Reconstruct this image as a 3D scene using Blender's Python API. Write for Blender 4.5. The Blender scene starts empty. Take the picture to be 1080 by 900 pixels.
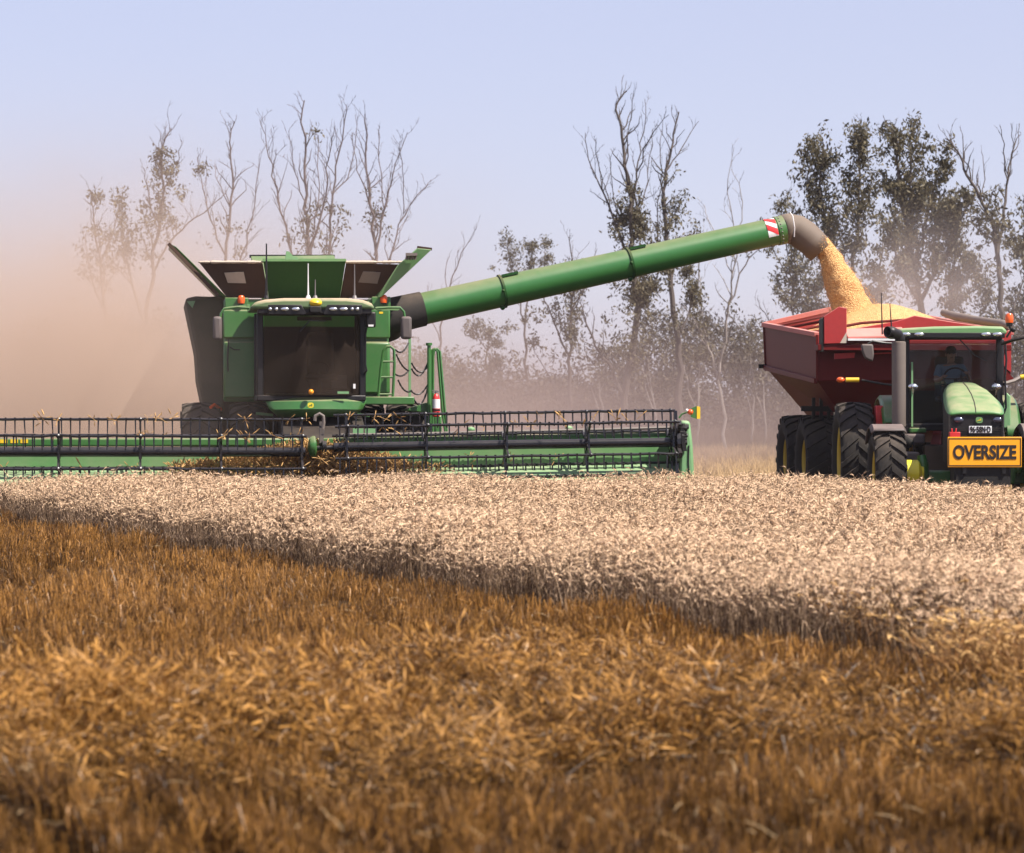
import bpy, bmesh, math, random
import numpy as np
from mathutils import Vector, Matrix, Euler, noise as mnoise

# ------------------------------------------------------------------ camera, sky, sun, exposure
SC = bpy.context.scene
COL = SC.collection
F = 3600.0                       # focal length in photo pixels (photo 1080 wide)
HOR = 430.0                      # horizon row in the photo
EYE = 1.9                        # eye height
R = math.radians

cd = bpy.data.cameras.new("camera")
cam = bpy.data.objects.new("camera", cd)
COL.objects.link(cam)
cam.location = (0, 0, EYE)
cam.rotation_euler = (R(90), 0, 0)
cd.sensor_width = 36
cd.lens = 36 * F / 1080
cd.shift_y = (HOR - 450) / 1080
cd.clip_start = 0.5
cd.clip_end = 5000
cd.dof.use_dof = True
cd.dof.focus_distance = 58
cd.dof.aperture_fstop = 3.3
cd.dof.aperture_blades = 7
SC.camera = cam

to_sun = Vector((0.57, -0.34, 0.92)).normalized()
elev = math.asin(to_sun.z)
azim = math.atan2(to_sun.x, to_sun.y)
w = bpy.data.worlds.new("World")
SC.world = w
w.use_nodes = True
nt = w.node_tree
sky = nt.nodes.new("ShaderNodeTexSky")
sky.sky_type = 'NISHITA'
sky.sun_disc = False
sky.sun_elevation = elev
sky.sun_rotation = azim
sky.altitude = 200
sky.air_density = 1.0
sky.dust_density = 0.6
sky.ozone_density = 3.2
bg = nt.nodes["Background"]
bg.inputs[1].default_value = 0.085
tint = nt.nodes.new("ShaderNodeMix"); tint.data_type = 'RGBA'; tint.blend_type = 'MULTIPLY'; tint.inputs[0].default_value = 1
tint.inputs[7].default_value = (1.12, .97, 1.05, 1)          # the lilac cast of a dusty summer sky
nt.links.new(sky.outputs[0], tint.inputs[6])
veil = nt.nodes.new("ShaderNodeMix"); veil.data_type = 'RGBA'; veil.inputs[0].default_value = .6
veil.inputs[7].default_value = (4.25, 4.3, 5.7, 1)           # high thin dust evens the sky out
nt.links.new(tint.outputs[2], veil.inputs[6]); nt.links.new(veil.outputs[2], bg.inputs[0])

sl = bpy.data.lights.new("sun", 'SUN')
sl.energy = 5.0
sl.angle = R(0.53)
sl.color = (1.0, 0.94, 0.86)
so = bpy.data.objects.new("sun", sl)
COL.objects.link(so)
so.rotation_euler = to_sun.to_track_quat('Z', 'Y').to_euler()

SC.view_settings.view_transform = 'Standard'
SC.view_settings.look = 'None'
SC.view_settings.exposure = 0.82
SC.view_settings.gamma = 1.0
SC.view_settings.use_curve_mapping = False
SC.render.engine = 'CYCLES'
cy = SC.cycles
cy.use_denoising = True
cy.max_bounces = 6
cy.diffuse_bounces = 2
cy.glossy_bounces = 3
cy.transmission_bounces = 4
cy.transparent_max_bounces = 12
cy.volume_bounces = 1
cy.volume_step_rate = 1.6
cy.volume_max_steps = 128
cy.sample_clamp_indirect = 6
cy.caustics_reflective = False
cy.caustics_refractive = False

# ------------------------------------------------------------------ helpers
def wpt(px, py, Y):
    return Vector(((px - 540) / F * Y, Y, EYE - (py - HOR) / F * Y))

class Frame:
    """local frame of a machine standing on the ground; forward is local -y"""
    def __init__(s, ox, oy, rz):
        s.o = Vector((ox, oy, 0)); s.rz = rz
        s.Ri = Matrix.Rotation(-rz, 3, 'Z')
    def at(s, px, py, yl):
        c = s.Ri @ (Vector((0, 0, EYE)) - s.o)
        d = s.Ri @ Vector(((px - 540) / F, 1, -(py - HOR) / F))
        t = (yl - c.y) / d.y
        return c + d * t
    def x(s, px, yl): return s.at(px, HOR, yl).x
    def z(s, py, yl, px=540): return s.at(px, py, yl).z

class MB:
    def __init__(s): s.v = []; s.f = []
    def add(s, verts, faces):
        n = len(s.v); s.v += [tuple(p) for p in verts]
        s.f += [tuple(i + n for i in f) for f in faces]
    def hexa(s, p):
        s.add(p, [(0,3,2,1),(4,5,6,7),(0,1,5,4),(1,2,6,5),(2,3,7,6),(3,0,4,7)])
    def box(s, x0, x1, y0, y1, z0, z1):
        s.hexa([(x0,y0,z0),(x1,y0,z0),(x1,y1,z0),(x0,y1,z0),(x0,y0,z1),(x1,y0,z1),(x1,y1,z1),(x0,y1,z1)])
    def beam(s, a, b, w, h=None, up=(0,0,1)):
        a = Vector(a); b = Vector(b); h = h or w
        d = (b - a).normalized(); u = Vector(up)
        if abs(d.dot(u)) > .98: u = Vector((0,1,0))
        sx = d.cross(u).normalized() * w / 2; sz = sx.cross(d).normalized() * h / 2
        s.hexa([a-sx-sz, a+sx-sz, b+sx-sz, b-sx-sz, a-sx+sz, a+sx+sz, b+sx+sz, b-sx+sz])
    def tube(s, pts, r, n=8, cap=True):
        pts = [Vector(p) for p in pts]
        rs = r if isinstance(r, (list, tuple)) else [r] * len(pts)
        vs = []; ref = None
        for i, p in enumerate(pts):
            t = (pts[min(i+1, len(pts)-1)] - pts[max(i-1, 0)])
            if t.length < 1e-9: t = Vector((0,0,1))
            t.normalize()
            if ref is None:
                ref = Vector((0,0,1)) if abs(t.z) < .9 else Vector((0,1,0))
            a = t.cross(ref)
            if a.length < 1e-6: a = t.orthogonal()
            a.normalize(); b = a.cross(t); ref = b
            for k in range(n):
                an = 2 * math.pi * k / n
                vs.append(p + (a * math.cos(an) + b * math.sin(an)) * rs[i])
        fs = []
        for i in range(len(pts) - 1):
            for k in range(n):
                k2 = (k + 1) % n
                fs.append((i*n+k, i*n+k2, (i+1)*n+k2, (i+1)*n+k))
        if cap:
            fs.append(tuple(range(n))[::-1]); fs.append(tuple(range((len(pts)-1)*n, len(pts)*n)))
        s.add(vs, fs)
    def prism(s, poly, d):
        """polygon of 3-D points extruded along the vector d"""
        d = Vector(d); n = len(poly); a = [Vector(p) for p in poly]
        s.add(a + [p + d for p in a], [tuple(range(n)), tuple(range(2*n-1, n-1, -1))] +
              [((i+1) % n, i, n+i, n+(i+1) % n) for i in range(n)])
    def lathe(s, prof, c, axis='x', n=32, cap=True):
        """prof: (along axis, radius)"""
        c = Vector(c); vs = []
        for (h, r) in prof:
            for k in range(n):
                an = 2*math.pi*k/n; ca, sa = math.cos(an)*r, math.sin(an)*r
                vs.append(c + (Vector((h, ca, sa)) if axis == 'x' else Vector((ca, sa, h)) if axis == 'z' else Vector((ca, h, sa))))
        fs = []
        for i in range(len(prof) - 1):
            for k in range(n):
                k2 = (k+1) % n
                fs.append((i*n+k, i*n+k2, (i+1)*n+k2, (i+1)*n+k))
        if cap:
            fs.append(tuple(range(n))[::-1]); fs.append(tuple(range((len(prof)-1)*n, len(prof)*n)))
        s.add(vs, fs)
    def ball(s, c, r, n=14, m=9, sc=(1,1,1)):
        prof = []
        for i in range(m):
            a = -math.pi/2 + math.pi*i/(m-1)
            prof.append((math.sin(a), max(math.cos(a), 1e-3)))
        n0 = len(s.v); s.lathe(prof, (0,0,0), 'z', n)
        for i in range(n0, len(s.v)):
            v = s.v[i]; s.v[i] = (c[0]+v[0]*r*sc[0], c[1]+v[1]*r*sc[1], c[2]+v[2]*r*sc[2])
    def build(s, name, mat, parent=None, smooth=False, bevel=0, seg=2):
        me = bpy.data.meshes.new(name)
        me.from_pydata([tuple(p) for p in s.v], [], s.f)
        bm = bmesh.new(); bm.from_mesh(me)
        bmesh.ops.recalc_face_normals(bm, faces=bm.faces)
        bm.to_mesh(me); bm.free()
        return mesh_obj(name, me, mat, parent, smooth, bevel, seg)

def mesh_obj(name, me, mat, parent=None, smooth=False, bevel=0, seg=2):
    o = bpy.data.objects.new(name, me)
    COL.objects.link(o)
    if mat is not None: me.materials.append(mat)
    if parent is not None: o.parent = parent
    if smooth or bevel:
        for p in me.polygons: p.use_smooth = True
        try: me.set_sharp_from_angle(angle=R(38))
        except Exception: pass
    if bevel:
        b = o.modifiers.new("bevel", 'BEVEL'); b.width = bevel; b.segments = seg; b.limit_method = 'ANGLE'; b.angle_limit = R(35)
        b.harden_normals = False
    return o

def tag(o, label=None, cat=None, group=None, kind=None):
    if label: o["label"] = label
    if cat: o["category"] = cat
    if group: o["group"] = group
    if kind: o["kind"] = kind
    return o

def empty(name, loc=(0,0,0), rz=0, parent=None):
    o = bpy.data.objects.new(name, None); COL.objects.link(o)
    o.location = loc; o.rotation_euler = (0,0,rz); o.empty_display_size = .3
    if parent is not None: o.parent = parent
    return o

def np_mesh(name, V, Fq, mat, parent=None, attr=None):
    """V (n,3) float array, Fq (m,3|4) int array"""
    me = bpy.data.meshes.new(name)
    k = Fq.shape[1]
    me.vertices.add(len(V)); me.vertices.foreach_set("co", V.astype(np.float32).ravel())
    me.loops.add(Fq.size); me.loops.foreach_set("vertex_index", Fq.astype(np.int32).ravel())
    me.polygons.add(len(Fq)); me.polygons.foreach_set("loop_start", np.arange(0, Fq.size, k, dtype=np.int32))
    if attr is not None:
        a = me.attributes.new("tone", 'FLOAT', 'POINT'); a.data.foreach_set("value", attr.astype(np.float32))
    me.update(calc_edges=True)
    return mesh_obj(name, me, mat, parent)

# ------------------------------------------------------------------ materials
def new_mat(name):
    m = bpy.data.materials.new(name); m.use_nodes = True
    return m, m.node_tree, m.node_tree.nodes["Principled BSDF"]

def paint(name, col, rough=.4, dust=.35, metal=0, var=.12, coat=0, dustcol=(.36,.25,.16), scale=1.6, floor=.04, spec=.5):
    """paint or metal with field dust lying on the faces that look up and in patches"""
    m, nt, b = new_mat(name)
    L = nt.links; N = nt.nodes
    tc = N.new("ShaderNodeTexCoord")
    n1 = N.new("ShaderNodeTexNoise"); n1.inputs["Scale"].default_value = scale; n1.inputs["Detail"].default_value = 7; n1.inputs["Roughness"].default_value = .65
    L.new(tc.outputs["Object"], n1.inputs["Vector"])
    n2 = N.new("ShaderNodeTexNoise"); n2.inputs["Scale"].default_value = scale*9; n2.inputs["Detail"].default_value = 4
    L.new(tc.outputs["Object"], n2.inputs["Vector"])
    hs = N.new("ShaderNodeMix"); hs.data_type = 'RGBA'
    hs.inputs[6].default_value = tuple(c*(1-var) for c in col)+(1,); hs.inputs[7].default_value = tuple(min(1,c*(1+var)) for c in col)+(1,)
    L.new(n2.outputs[0], hs.inputs[0])
    ge = N.new("ShaderNodeNewGeometry"); sx = N.new("ShaderNodeSeparateXYZ"); L.new(ge.outputs["Normal"], sx.inputs[0])
    mr = N.new("ShaderNodeMapRange"); mr.inputs[1].default_value = .25; mr.inputs[2].default_value = .95; mr.inputs[3].default_value = floor; mr.inputs[4].default_value = 1.0
    L.new(sx.outputs[2], mr.inputs[0])
    m1 = N.new("ShaderNodeMapRange"); m1.inputs[1].default_value = .3; m1.inputs[2].default_value = .7; m1.inputs[3].default_value = .35; m1.inputs[4].default_value = 1.35
    L.new(n1.outputs[0], m1.inputs[0])
    mu = N.new("ShaderNodeMath"); mu.operation = 'MULTIPLY'; L.new(mr.outputs[0], mu.inputs[0]); L.new(m1.outputs[0], mu.inputs[1])
    m2 = N.new("ShaderNodeMath"); m2.operation = 'MULTIPLY'; m2.use_clamp = True; m2.inputs[1].default_value = dust; L.new(mu.outputs[0], m2.inputs[0])
    mx = N.new("ShaderNodeMix"); mx.data_type = 'RGBA'; L.new(m2.outputs[0], mx.inputs[0]); L.new(hs.outputs[2], mx.inputs[6]); mx.inputs[7].default_value = dustcol + (1,)
    L.new(mx.outputs[2], b.inputs["Base Color"])
    mrr = N.new("ShaderNodeMapRange"); mrr.inputs[3].default_value = rough; mrr.inputs[4].default_value = .95; L.new(m2.outputs[0], mrr.inputs[0]); L.new(mrr.outputs[0], b.inputs["Roughness"])
    b.inputs["Metallic"].default_value = metal; b.inputs["Specular IOR Level"].default_value = spec
    b.inputs["Coat Weight"].default_value = coat; b.inputs["Coat Roughness"].default_value = .15
    return m

def glass(name, tint, refl=.06, clear=.8, dust=0.0, dustcol=(.3,.22,.16)):
    m, nt, b = new_mat(name); N = nt.nodes; L = nt.links
    out = N["Material Output"]
    tr = N.new("ShaderNodeBsdfTransparent"); tr.inputs[0].default_value = tuple(tint)+(1,)
    gl = N.new("ShaderNodeBsdfGlossy"); gl.inputs["Roughness"].default_value = .04; gl.inputs[0].default_value = (.9,.95,1,1)
    fr = N.new("ShaderNodeFresnel"); fr.inputs[0].default_value = 1.5
    mx = N.new("ShaderNodeMixShader"); L.new(fr.outputs[0], mx.inputs[0]); L.new(tr.outputs[0], mx.inputs[1]); L.new(gl.outputs[0], mx.inputs[2])
    df = N.new("ShaderNodeBsdfDiffuse"); df.inputs[0].default_value = dustcol+(1,)
    tc = N.new("ShaderNodeTexCoord"); n1 = N.new("ShaderNodeTexNoise"); n1.inputs["Scale"].default_value = 1.3; n1.inputs["Detail"].default_value = 5
    L.new(tc.outputs["Object"], n1.inputs["Vector"])
    mr = N.new("ShaderNodeMapRange"); mr.inputs[1].default_value = .35; mr.inputs[2].default_value = .75; mr.inputs[3].default_value = dust*.2; mr.inputs[4].default_value = dust
    L.new(n1.outputs[0], mr.inputs[0])
    m2 = N.new("ShaderNodeMixShader"); L.new(mr.outputs[0], m2.inputs[0]); L.new(mx.outputs[0], m2.inputs[1]); L.new(df.outputs[0], m2.inputs[2])
    L.new(m2.outputs[0], out.inputs[0]); N.remove(b)
    return m

def plain(name, col, rough=.5, metal=0, emit=None):
    m, nt, b = new_mat(name); b.inputs["Base Color"].default_value = tuple(col)+(1,); b.inputs["Roughness"].default_value = rough; b.inputs["Metallic"].default_value = metal
    return m

def straw(name, c0, c1, rough=.75, trans=.25, big=None, bigscale=.25, sheen=0):
    """plant matter: per-blade tone (mesh attribute) between two colours, some light passing through"""
    m, nt, b = new_mat(name); N = nt.nodes; L = nt.links
    at = N.new("ShaderNodeAttribute"); at.attribute_name = "tone"
    mx = N.new("ShaderNodeMix"); mx.data_type = 'RGBA'; mx.inputs[6].default_value = c0+(1,); mx.inputs[7].default_value = c1+(1,)
    L.new(at.outputs["Fac"], mx.inputs[0]); col = mx.outputs[2]
    if big:
        ge = N.new("ShaderNodeNewGeometry"); nz = N.new("ShaderNodeTexNoise"); nz.inputs["Scale"].default_value = bigscale; nz.inputs["Detail"].default_value = 3
        L.new(ge.outputs["Position"], nz.inputs["Vector"])
        mr = N.new("ShaderNodeMapRange"); mr.inputs[1].default_value = .4; mr.inputs[2].default_value = .65; L.new(nz.outputs[0], mr.inputs[0])
        m3 = N.new("ShaderNodeMix"); m3.data_type = 'RGBA'; L.new(mr.outputs[0], m3.inputs[0]); L.new(col, m3.inputs[6]); m3.inputs[7].default_value = big+(1,); col = m3.outputs[2]
    L.new(col, b.inputs["Base Color"]); b.inputs["Roughness"].default_value = rough; b.inputs["Specular IOR Level"].default_value = .28
    tl = N.new("ShaderNodeBsdfTranslucent"); L.new(col, tl.inputs[0])
    ms = N.new("ShaderNodeMixShader"); ms.inputs[0].default_value = trans
    L.new(b.outputs[0], ms.inputs[1]); L.new(tl.outputs[0], ms.inputs[2]); L.new(ms.outputs[0], N["Material Output"].inputs[0])
    return m

GREEN = (.022, .142, .024)
M = {}
M['green'] = paint("green_paint", GREEN, .34, .6, coat=.2, floor=.14, scale=2.2)
M['shaded_green'] = paint('shade_darkened_green_paint', (.011,.058,.011), .55, .3, spec=0.15)  # green darkened to hold the shade on the tank's front panel
M['green_dusty'] = paint("dusty_green_paint", (.07,.25,.07), .45, .75, floor=.35, dustcol=(.42,.36,.24))
M['green_pale'] = paint("pale_and_sunlit_green_paint", (.15,.33,.14), .5, .4, floor=.2, dustcol=(.45,.38,.26))  # pale shield paint; also carries sunlight on the deck and fender front
M['hood'] = paint("dusty_hood_paint", (.05,.21,.05), .36, .62, scale=2.4, dustcol=(.40,.34,.20), floor=.1)
M['auger'] = paint("auger_paint", (.025,.135,.027), .38, .5, scale=.9, floor=.02, dustcol=(.34,.25,.15))
M['roofdust'] = paint("dust_covered_roof", (.06,.15,.05), .6, 1.5, floor=.12, dustcol=(.45,.33,.22))
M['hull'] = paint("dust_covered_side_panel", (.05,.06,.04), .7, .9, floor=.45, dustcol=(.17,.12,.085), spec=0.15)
M['rubber'] = paint("black_rubber", (.022,.021,.021), .75, .5, floor=.25, dustcol=(.16,.12,.09), scale=3, spec=0.2)
M['tyre'] = paint("dusty_tyre_rubber", (.018,.017,.016), .8, .4, floor=.2, dustcol=(.17,.13,.10), scale=3, spec=0.15)
M['flap'] = paint("brown_rubber_flap", (.05,.030,.022), .8, .5, floor=.25, dustcol=(.16,.10,.07), spec=0.12)
M['black'] = paint("black_paint", (.014,.013,.014), .38, .25, dustcol=(.2,.15,.11), spec=0.3)
M['reelblack'] = paint("worn_black_reel_steel", (.008,.007,.008), .27, .10, scale=6, dustcol=(.30,.24,.22))
M['dark'] = paint("dark_cab_plastic", (.02,.019,.018), .6, .4, dustcol=(.12,.09,.07), spec=0.2)
M['yellow'] = paint("yellow_paint", (.80,.52,.02), .4, .25)
M['rimyellow'] = paint("dusty_yellow_rim", (.55,.36,.02), .5, .5, floor=.3, dustcol=(.25,.18,.09))
M['brightyellow'] = paint("bright_yellow_hub", (.85,.72,.03), .4, .1)
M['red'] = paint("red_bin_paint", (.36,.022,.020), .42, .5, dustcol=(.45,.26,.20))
M['shaded_red'] = paint("dusty_shaded_red_bin_paint", (.125,.011,.010), .5, .28, floor=.05, dustcol=(.20,.10,.08), spec=0.12)  # bin red darkened, the shade of walls and hopper put into the colour
M['pinkred'] = paint("pale_red_trim", (.55,.16,.13), .7, .4, dustcol=(.5,.33,.27))  # paler pinkish red for the tarp tray and top rim
M['orange'] = plain("orange_lens", (.75,.11,.02), .25)
M['amber'] = plain("amber_lens", (.85,.30,.02), .25)
M['white'] = paint("white_paint", (.72,.72,.70), .5, .2)
M['chrome'] = plain("lamp_chrome", (.72,.73,.74), .18, .9)
M['steel'] = paint("dull_steel", (.22,.20,.19), .45, .4, metal=.6)
M['exhaust'] = paint("dusty_exhaust_steel", (.14,.115,.10), .55, .5, floor=.35, dustcol=(.25,.19,.15))
M['boot'] = paint("brown_rubber_boot", (.13,.095,.07), .7, .5, floor=.2, dustcol=(.25,.19,.14), scale=2)
M['signorange'] = paint("orange_sign_face", (.95,.40,.008), .45, .03, var=.05)
M['signblack'] = plain("sign_black", (.018,.012,.010), .5)
M['platewhite'] = plain("number_plate_white", (.72,.73,.72), .4)
M['redbright'] = paint("red_enamel", (.62,.03,.03), .3, .15)
M['labelwhite'] = plain("white_label", (.75,.72,.70), .5)
M['tan'] = paint("tan_canvas", (.46,.39,.31), .9, .3)
M['glass_combine'] = glass("dusty_tinted_glass", (.20,.215,.20), dust=.22, dustcol=(.16,.115,.09))
M['glass_tractor'] = glass("tinted_cab_glass", (.62,.69,.72), dust=.05, dustcol=(.24,.22,.20))
M['mirrorback'] = paint("dusty_mirror_shell", (.07,.06,.058), .6, .6, floor=.35, dustcol=(.24,.17,.14))
M['wheat'] = straw("ripe_wheat", (.055,.027,.011), (.91,.63,.395), .6, .10)
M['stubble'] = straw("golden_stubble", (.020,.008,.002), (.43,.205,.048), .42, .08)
M['strawbits'] = straw("loose_straw", (.30,.18,.07), (.74,.54,.30), .5, .15)
M['windrow'] = straw('tangled_straw', (.018,.007,.002), (.54,.27,.065), .38, .08)
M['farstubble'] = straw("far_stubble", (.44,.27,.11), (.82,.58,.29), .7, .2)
M['cutcrop'] = straw("cut_crop", (.24,.11,.03), (.66,.40,.15), .6, .15)
M['bark'] = paint("grey_gum_bark", (.085,.066,.055), .9, .0, var=.55, scale=.6)
M['palebark'] = paint("pale_gum_bark", (.27,.23,.20), .85, .0, var=.4, scale=.5)
M['deadbark'] = paint("dead_grey_wood", (.13,.10,.095), .9, .0, var=.4, scale=.6)
M['leaf'] = straw("olive_gum_leaves", (.045,.040,.022), (.22,.18,.10), .5, .3)
M['scrub'] = straw('grey_scrub_leaves', (.030,.026,.017), (.13,.10,.062), .6, .2)
M['drybush'] = straw("dry_scrub", (.06,.045,.022), (.24,.16,.09), .7, .3)
M['skin'] = plain("skin", (.40,.21,.15), .5)
M['shirt'] = paint("blue_grey_work_shirt", (.16,.24,.32), .9, .2)
M['trousers'] = paint("dark_work_trousers", (.03,.035,.05), .9, .2)
M['cap'] = plain("dark_navy_cap", (.012,.018,.03), .8)
M['seat'] = plain("seat_fabric", (.03,.03,.032), .9)
M['limelogo'] = plain("yellow_emblem", (.75,.60,.04), .4)

# grain
def grain_mat():
    m, nt, b = new_mat("loose_grain"); N = nt.nodes; L = nt.links
    tc = N.new("ShaderNodeTexCoord")
    vo = N.new("ShaderNodeTexVoronoi"); vo.inputs["Scale"].default_value = 48; L.new(tc.outputs["Object"], vo.inputs["Vector"])
    nz = N.new("ShaderNodeTexNoise"); nz.inputs["Scale"].default_value = 1.6; nz.inputs["Detail"].default_value = 6; L.new(tc.outputs["Object"], nz.inputs["Vector"])
    mx = N.new("ShaderNodeMix"); mx.data_type = 'RGBA'; L.new(vo.outputs["Color"], mx.inputs[0]); mx.inputs[6].default_value = (.46,.20,.05,1); mx.inputs[7].default_value = (.84,.52,.21,1)
    L.new(mx.outputs[2], b.inputs["Base Color"]); b.inputs["Roughness"].default_value = .65
    ad = N.new("ShaderNodeMath"); ad.operation = 'ADD'; L.new(vo.outputs["Distance"], ad.inputs[0]); L.new(nz.outputs[0], ad.inputs[1])
    bp = N.new("ShaderNodeBump"); bp.inputs["Strength"].default_value = .7; bp.inputs["Distance"].default_value = .035; L.new(ad.outputs[0], bp.inputs["Height"]); L.new(bp.outputs[0], b.inputs["Normal"])
    return m
M['grain'] = grain_mat()

# ------------------------------------------------------------------ ground
ROWDIR = Vector((-0.30, 0.954)).normalized()       # drill rows and the standing crop's edge run this way
EZ = np.array([17., 20, 22, 24.5, 27, 31, 38, 50, 62, 70])
EX = np.array([5.2, 4.1, 3.3, 2.25, 1.25, .05, -2.6, -6.7, -10.5, -13.0])
def edge_x(z): return np.interp(z, EZ, EX)

def ground_h(X, Y):
    u = X * ROWDIR.y - Y * ROWDIR.x               # distance across the rows
    near = np.clip((30 - Y) / 10, 0, 1)
    ridge = .10 * np.sin(u * 2 * math.pi / .62 + .6*np.sin(Y*.5)) * np.clip((17.5 - Y) / 2, 0, 1)
    lumps = .05 * np.sin(X*1.7 + Y*.6) * np.sin(Y*1.1 - X*.4) + .04*np.sin(X*.53+1)*np.sin(Y*.31)
    tracks = -.10 * np.exp(-((u - 5.3)/.22)**2) - .10 * np.exp(-((u - 7.4)/.25)**2)
    k = np.clip((70 - Y)/10, 0, 1) * np.clip((Y+5)/8, 0, 1) * np.clip((16-abs(X))/4, 0, 1)
    return (ridge + lumps + tracks) * k

def build_ground():
    xs = np.concatenate([[-900,-400,-150,-60,-30], np.arange(-16,16.01,.16), [30,60,150,400,900]])
    ys = np.concatenate([[-60,-20], np.arange(-4,76,.25), [85,100,130,180,260,400,800,1800]])
    X, Y = np.meshgrid(xs, ys); Z = ground_h(X, Y)
    V = np.stack([X,Y,Z], -1).reshape(-1,3); nx = len(xs); ny = len(ys)
    i, j = np.meshgrid(np.arange(nx-1), np.arange(ny-1)); a = (j*nx+i).ravel()
    Fq = np.stack([a,a+1,a+nx+1,a+nx],-1)
    m, nt, b = new_mat("stubble_soil"); N = nt.nodes; L = nt.links
    ge = N.new("ShaderNodeNewGeometry")
    n1 = N.new("ShaderNodeTexNoise"); n1.inputs["Scale"].default_value = .5; n1.inputs["Detail"].default_value = 8; L.new(ge.outputs["Position"], n1.inputs["Vector"])
    n2 = N.new("ShaderNodeTexNoise"); n2.inputs["Scale"].default_value = 14; n2.inputs["Detail"].default_value = 5; L.new(ge.outputs["Position"], n2.inputs["Vector"])
    r1 = N.new("ShaderNodeValToRGB"); r1.color_ramp.elements[0].position = .35; r1.color_ramp.elements[1].position = .7
    r1.color_ramp.elements[0].color = (.035,.019,.008,1); r1.color_ramp.elements[1].color = (.11,.062,.026,1)
    mx = N.new("ShaderNodeMix"); mx.data_type = 'RGBA'; mx.blend_type = 'MULTIPLY'; mx.inputs[0].default_value = .7
    L.new(n1.outputs[0], r1.inputs[0]); L.new(r1.outputs[0], mx.inputs[6])
    r2 = N.new("ShaderNodeValToRGB"); r2.color_ramp.elements[0].color = (.35,.3,.25,1); r2.color_ramp.elements[1].color = (1,1,1,1); r2.color_ramp.elements[0].position = .3; r2.color_ramp.elements[1].position = .6
    L.new(n2.outputs[0], r2.inputs[0]); L.new(r2.outputs[0], mx.inputs[7])
    L.new(mx.outputs[2], b.inputs["Base Color"]); b.inputs["Roughness"].default_value = 1; b.inputs["Specular IOR Level"].default_value = .03
    o = np_mesh("ground", V, Fq, m); tag(o, kind="structure")
    for p in o.data.polygons: p.use_smooth = True
build_ground()

# ------------------------------------------------------------------ crop and stubble (numpy, one object each)
rng = np.random.default_rng(11)

def scatter(name, templates, P, scl, lean, mat, tone, parent=None, hscl=None):
    """templates: list of (V, T, tonebase); P (n,3); random yaw and lean per copy"""
    n = len(P); pick = rng.integers(0, len(templates), n)
    Vs, Fs, As = [], [], []; off = 0
    for k, (tv, tf, tt) in enumerate(templates):
        idx = np.nonzero(pick == k)[0]
        if not len(idx): continue
        yaw = rng.uniform(0, 2*math.pi, len(idx)); c, s_ = np.cos(yaw), np.sin(yaw)
        s = scl[idx][:,None]
        hs = s if hscl is None else s*hscl[idx][:,None]
        x = (tv[None,:,0]*c[:,None] - tv[None,:,1]*s_[:,None])*s
        y = (tv[None,:,0]*s_[:,None] + tv[None,:,1]*c[:,None])*s
        z = tv[None,:,2]*hs
        x = x + z*lean[idx,0][:,None]; y = y + z*lean[idx,1][:,None]
        V = np.stack([x+P[idx,0][:,None], y+P[idx,1][:,None], z+P[idx,2][:,None]], -1)
        Fk = tf[None] + (np.arange(len(idx))*len(tv))[:,None,None] + off
        Vs.append(V.reshape(-1,3)); Fs.append(Fk.reshape(-1,3))
        As.append(np.clip(tone[idx][:,None] + tt[None,:], 0, 1).ravel()); off += len(idx)*len(tv)
    return np_mesh(name, np.concatenate(Vs), np.concatenate(Fs), mat, parent, np.concatenate(As))

class TB:
    """small triangle template"""
    def __init__(s): s.v=[]; s.f=[]; s.t=[]
    def ribbon(s, pts, wd, side, t):
        b=len(s.v); side=Vector(side)
        for i,p in enumerate(pts):
            ww = wd[i]/2; s.v += [tuple(Vector(p)-side*ww), tuple(Vector(p)+side*ww)]; s.t += [t,t]
        for i in range(len(pts)-1):
            a=b+2*i; s.f += [(a,a+1,a+3),(a,a+3,a+2)]
    def tri(s, a, b_, c, t):
        b=len(s.v); s.v += [tuple(a),tuple(b_),tuple(c)]; s.t += [t]*3; s.f.append((b,b+1,b+2))
    def spindle(s, pts, rs, n, t):
        b=len(s.v)
        for i,p in enumerate(pts):
            tg=(Vector(pts[min(i+1,len(pts)-1)])-Vector(pts[max(i-1,0)])).normalized()
            a=tg.orthogonal().normalized(); c=tg.cross(a)
            for k in range(n):
                an=2*math.pi*k/n; s.v.append(tuple(Vector(p)+(a*math.cos(an)+c*math.sin(an))*rs[i])); s.t.append(t+random.uniform(-.08,.08))
        for i in range(len(pts)-1):
            for k in range(n):
                k2=(k+1)%n; A=b+i*n; s.f += [(A+k,A+k2,A+n+k2),(A+k,A+n+k2,A+n+k)]
    def arr(s): return (np.array(s.v), np.array(s.f), np.array(s.t))

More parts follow.
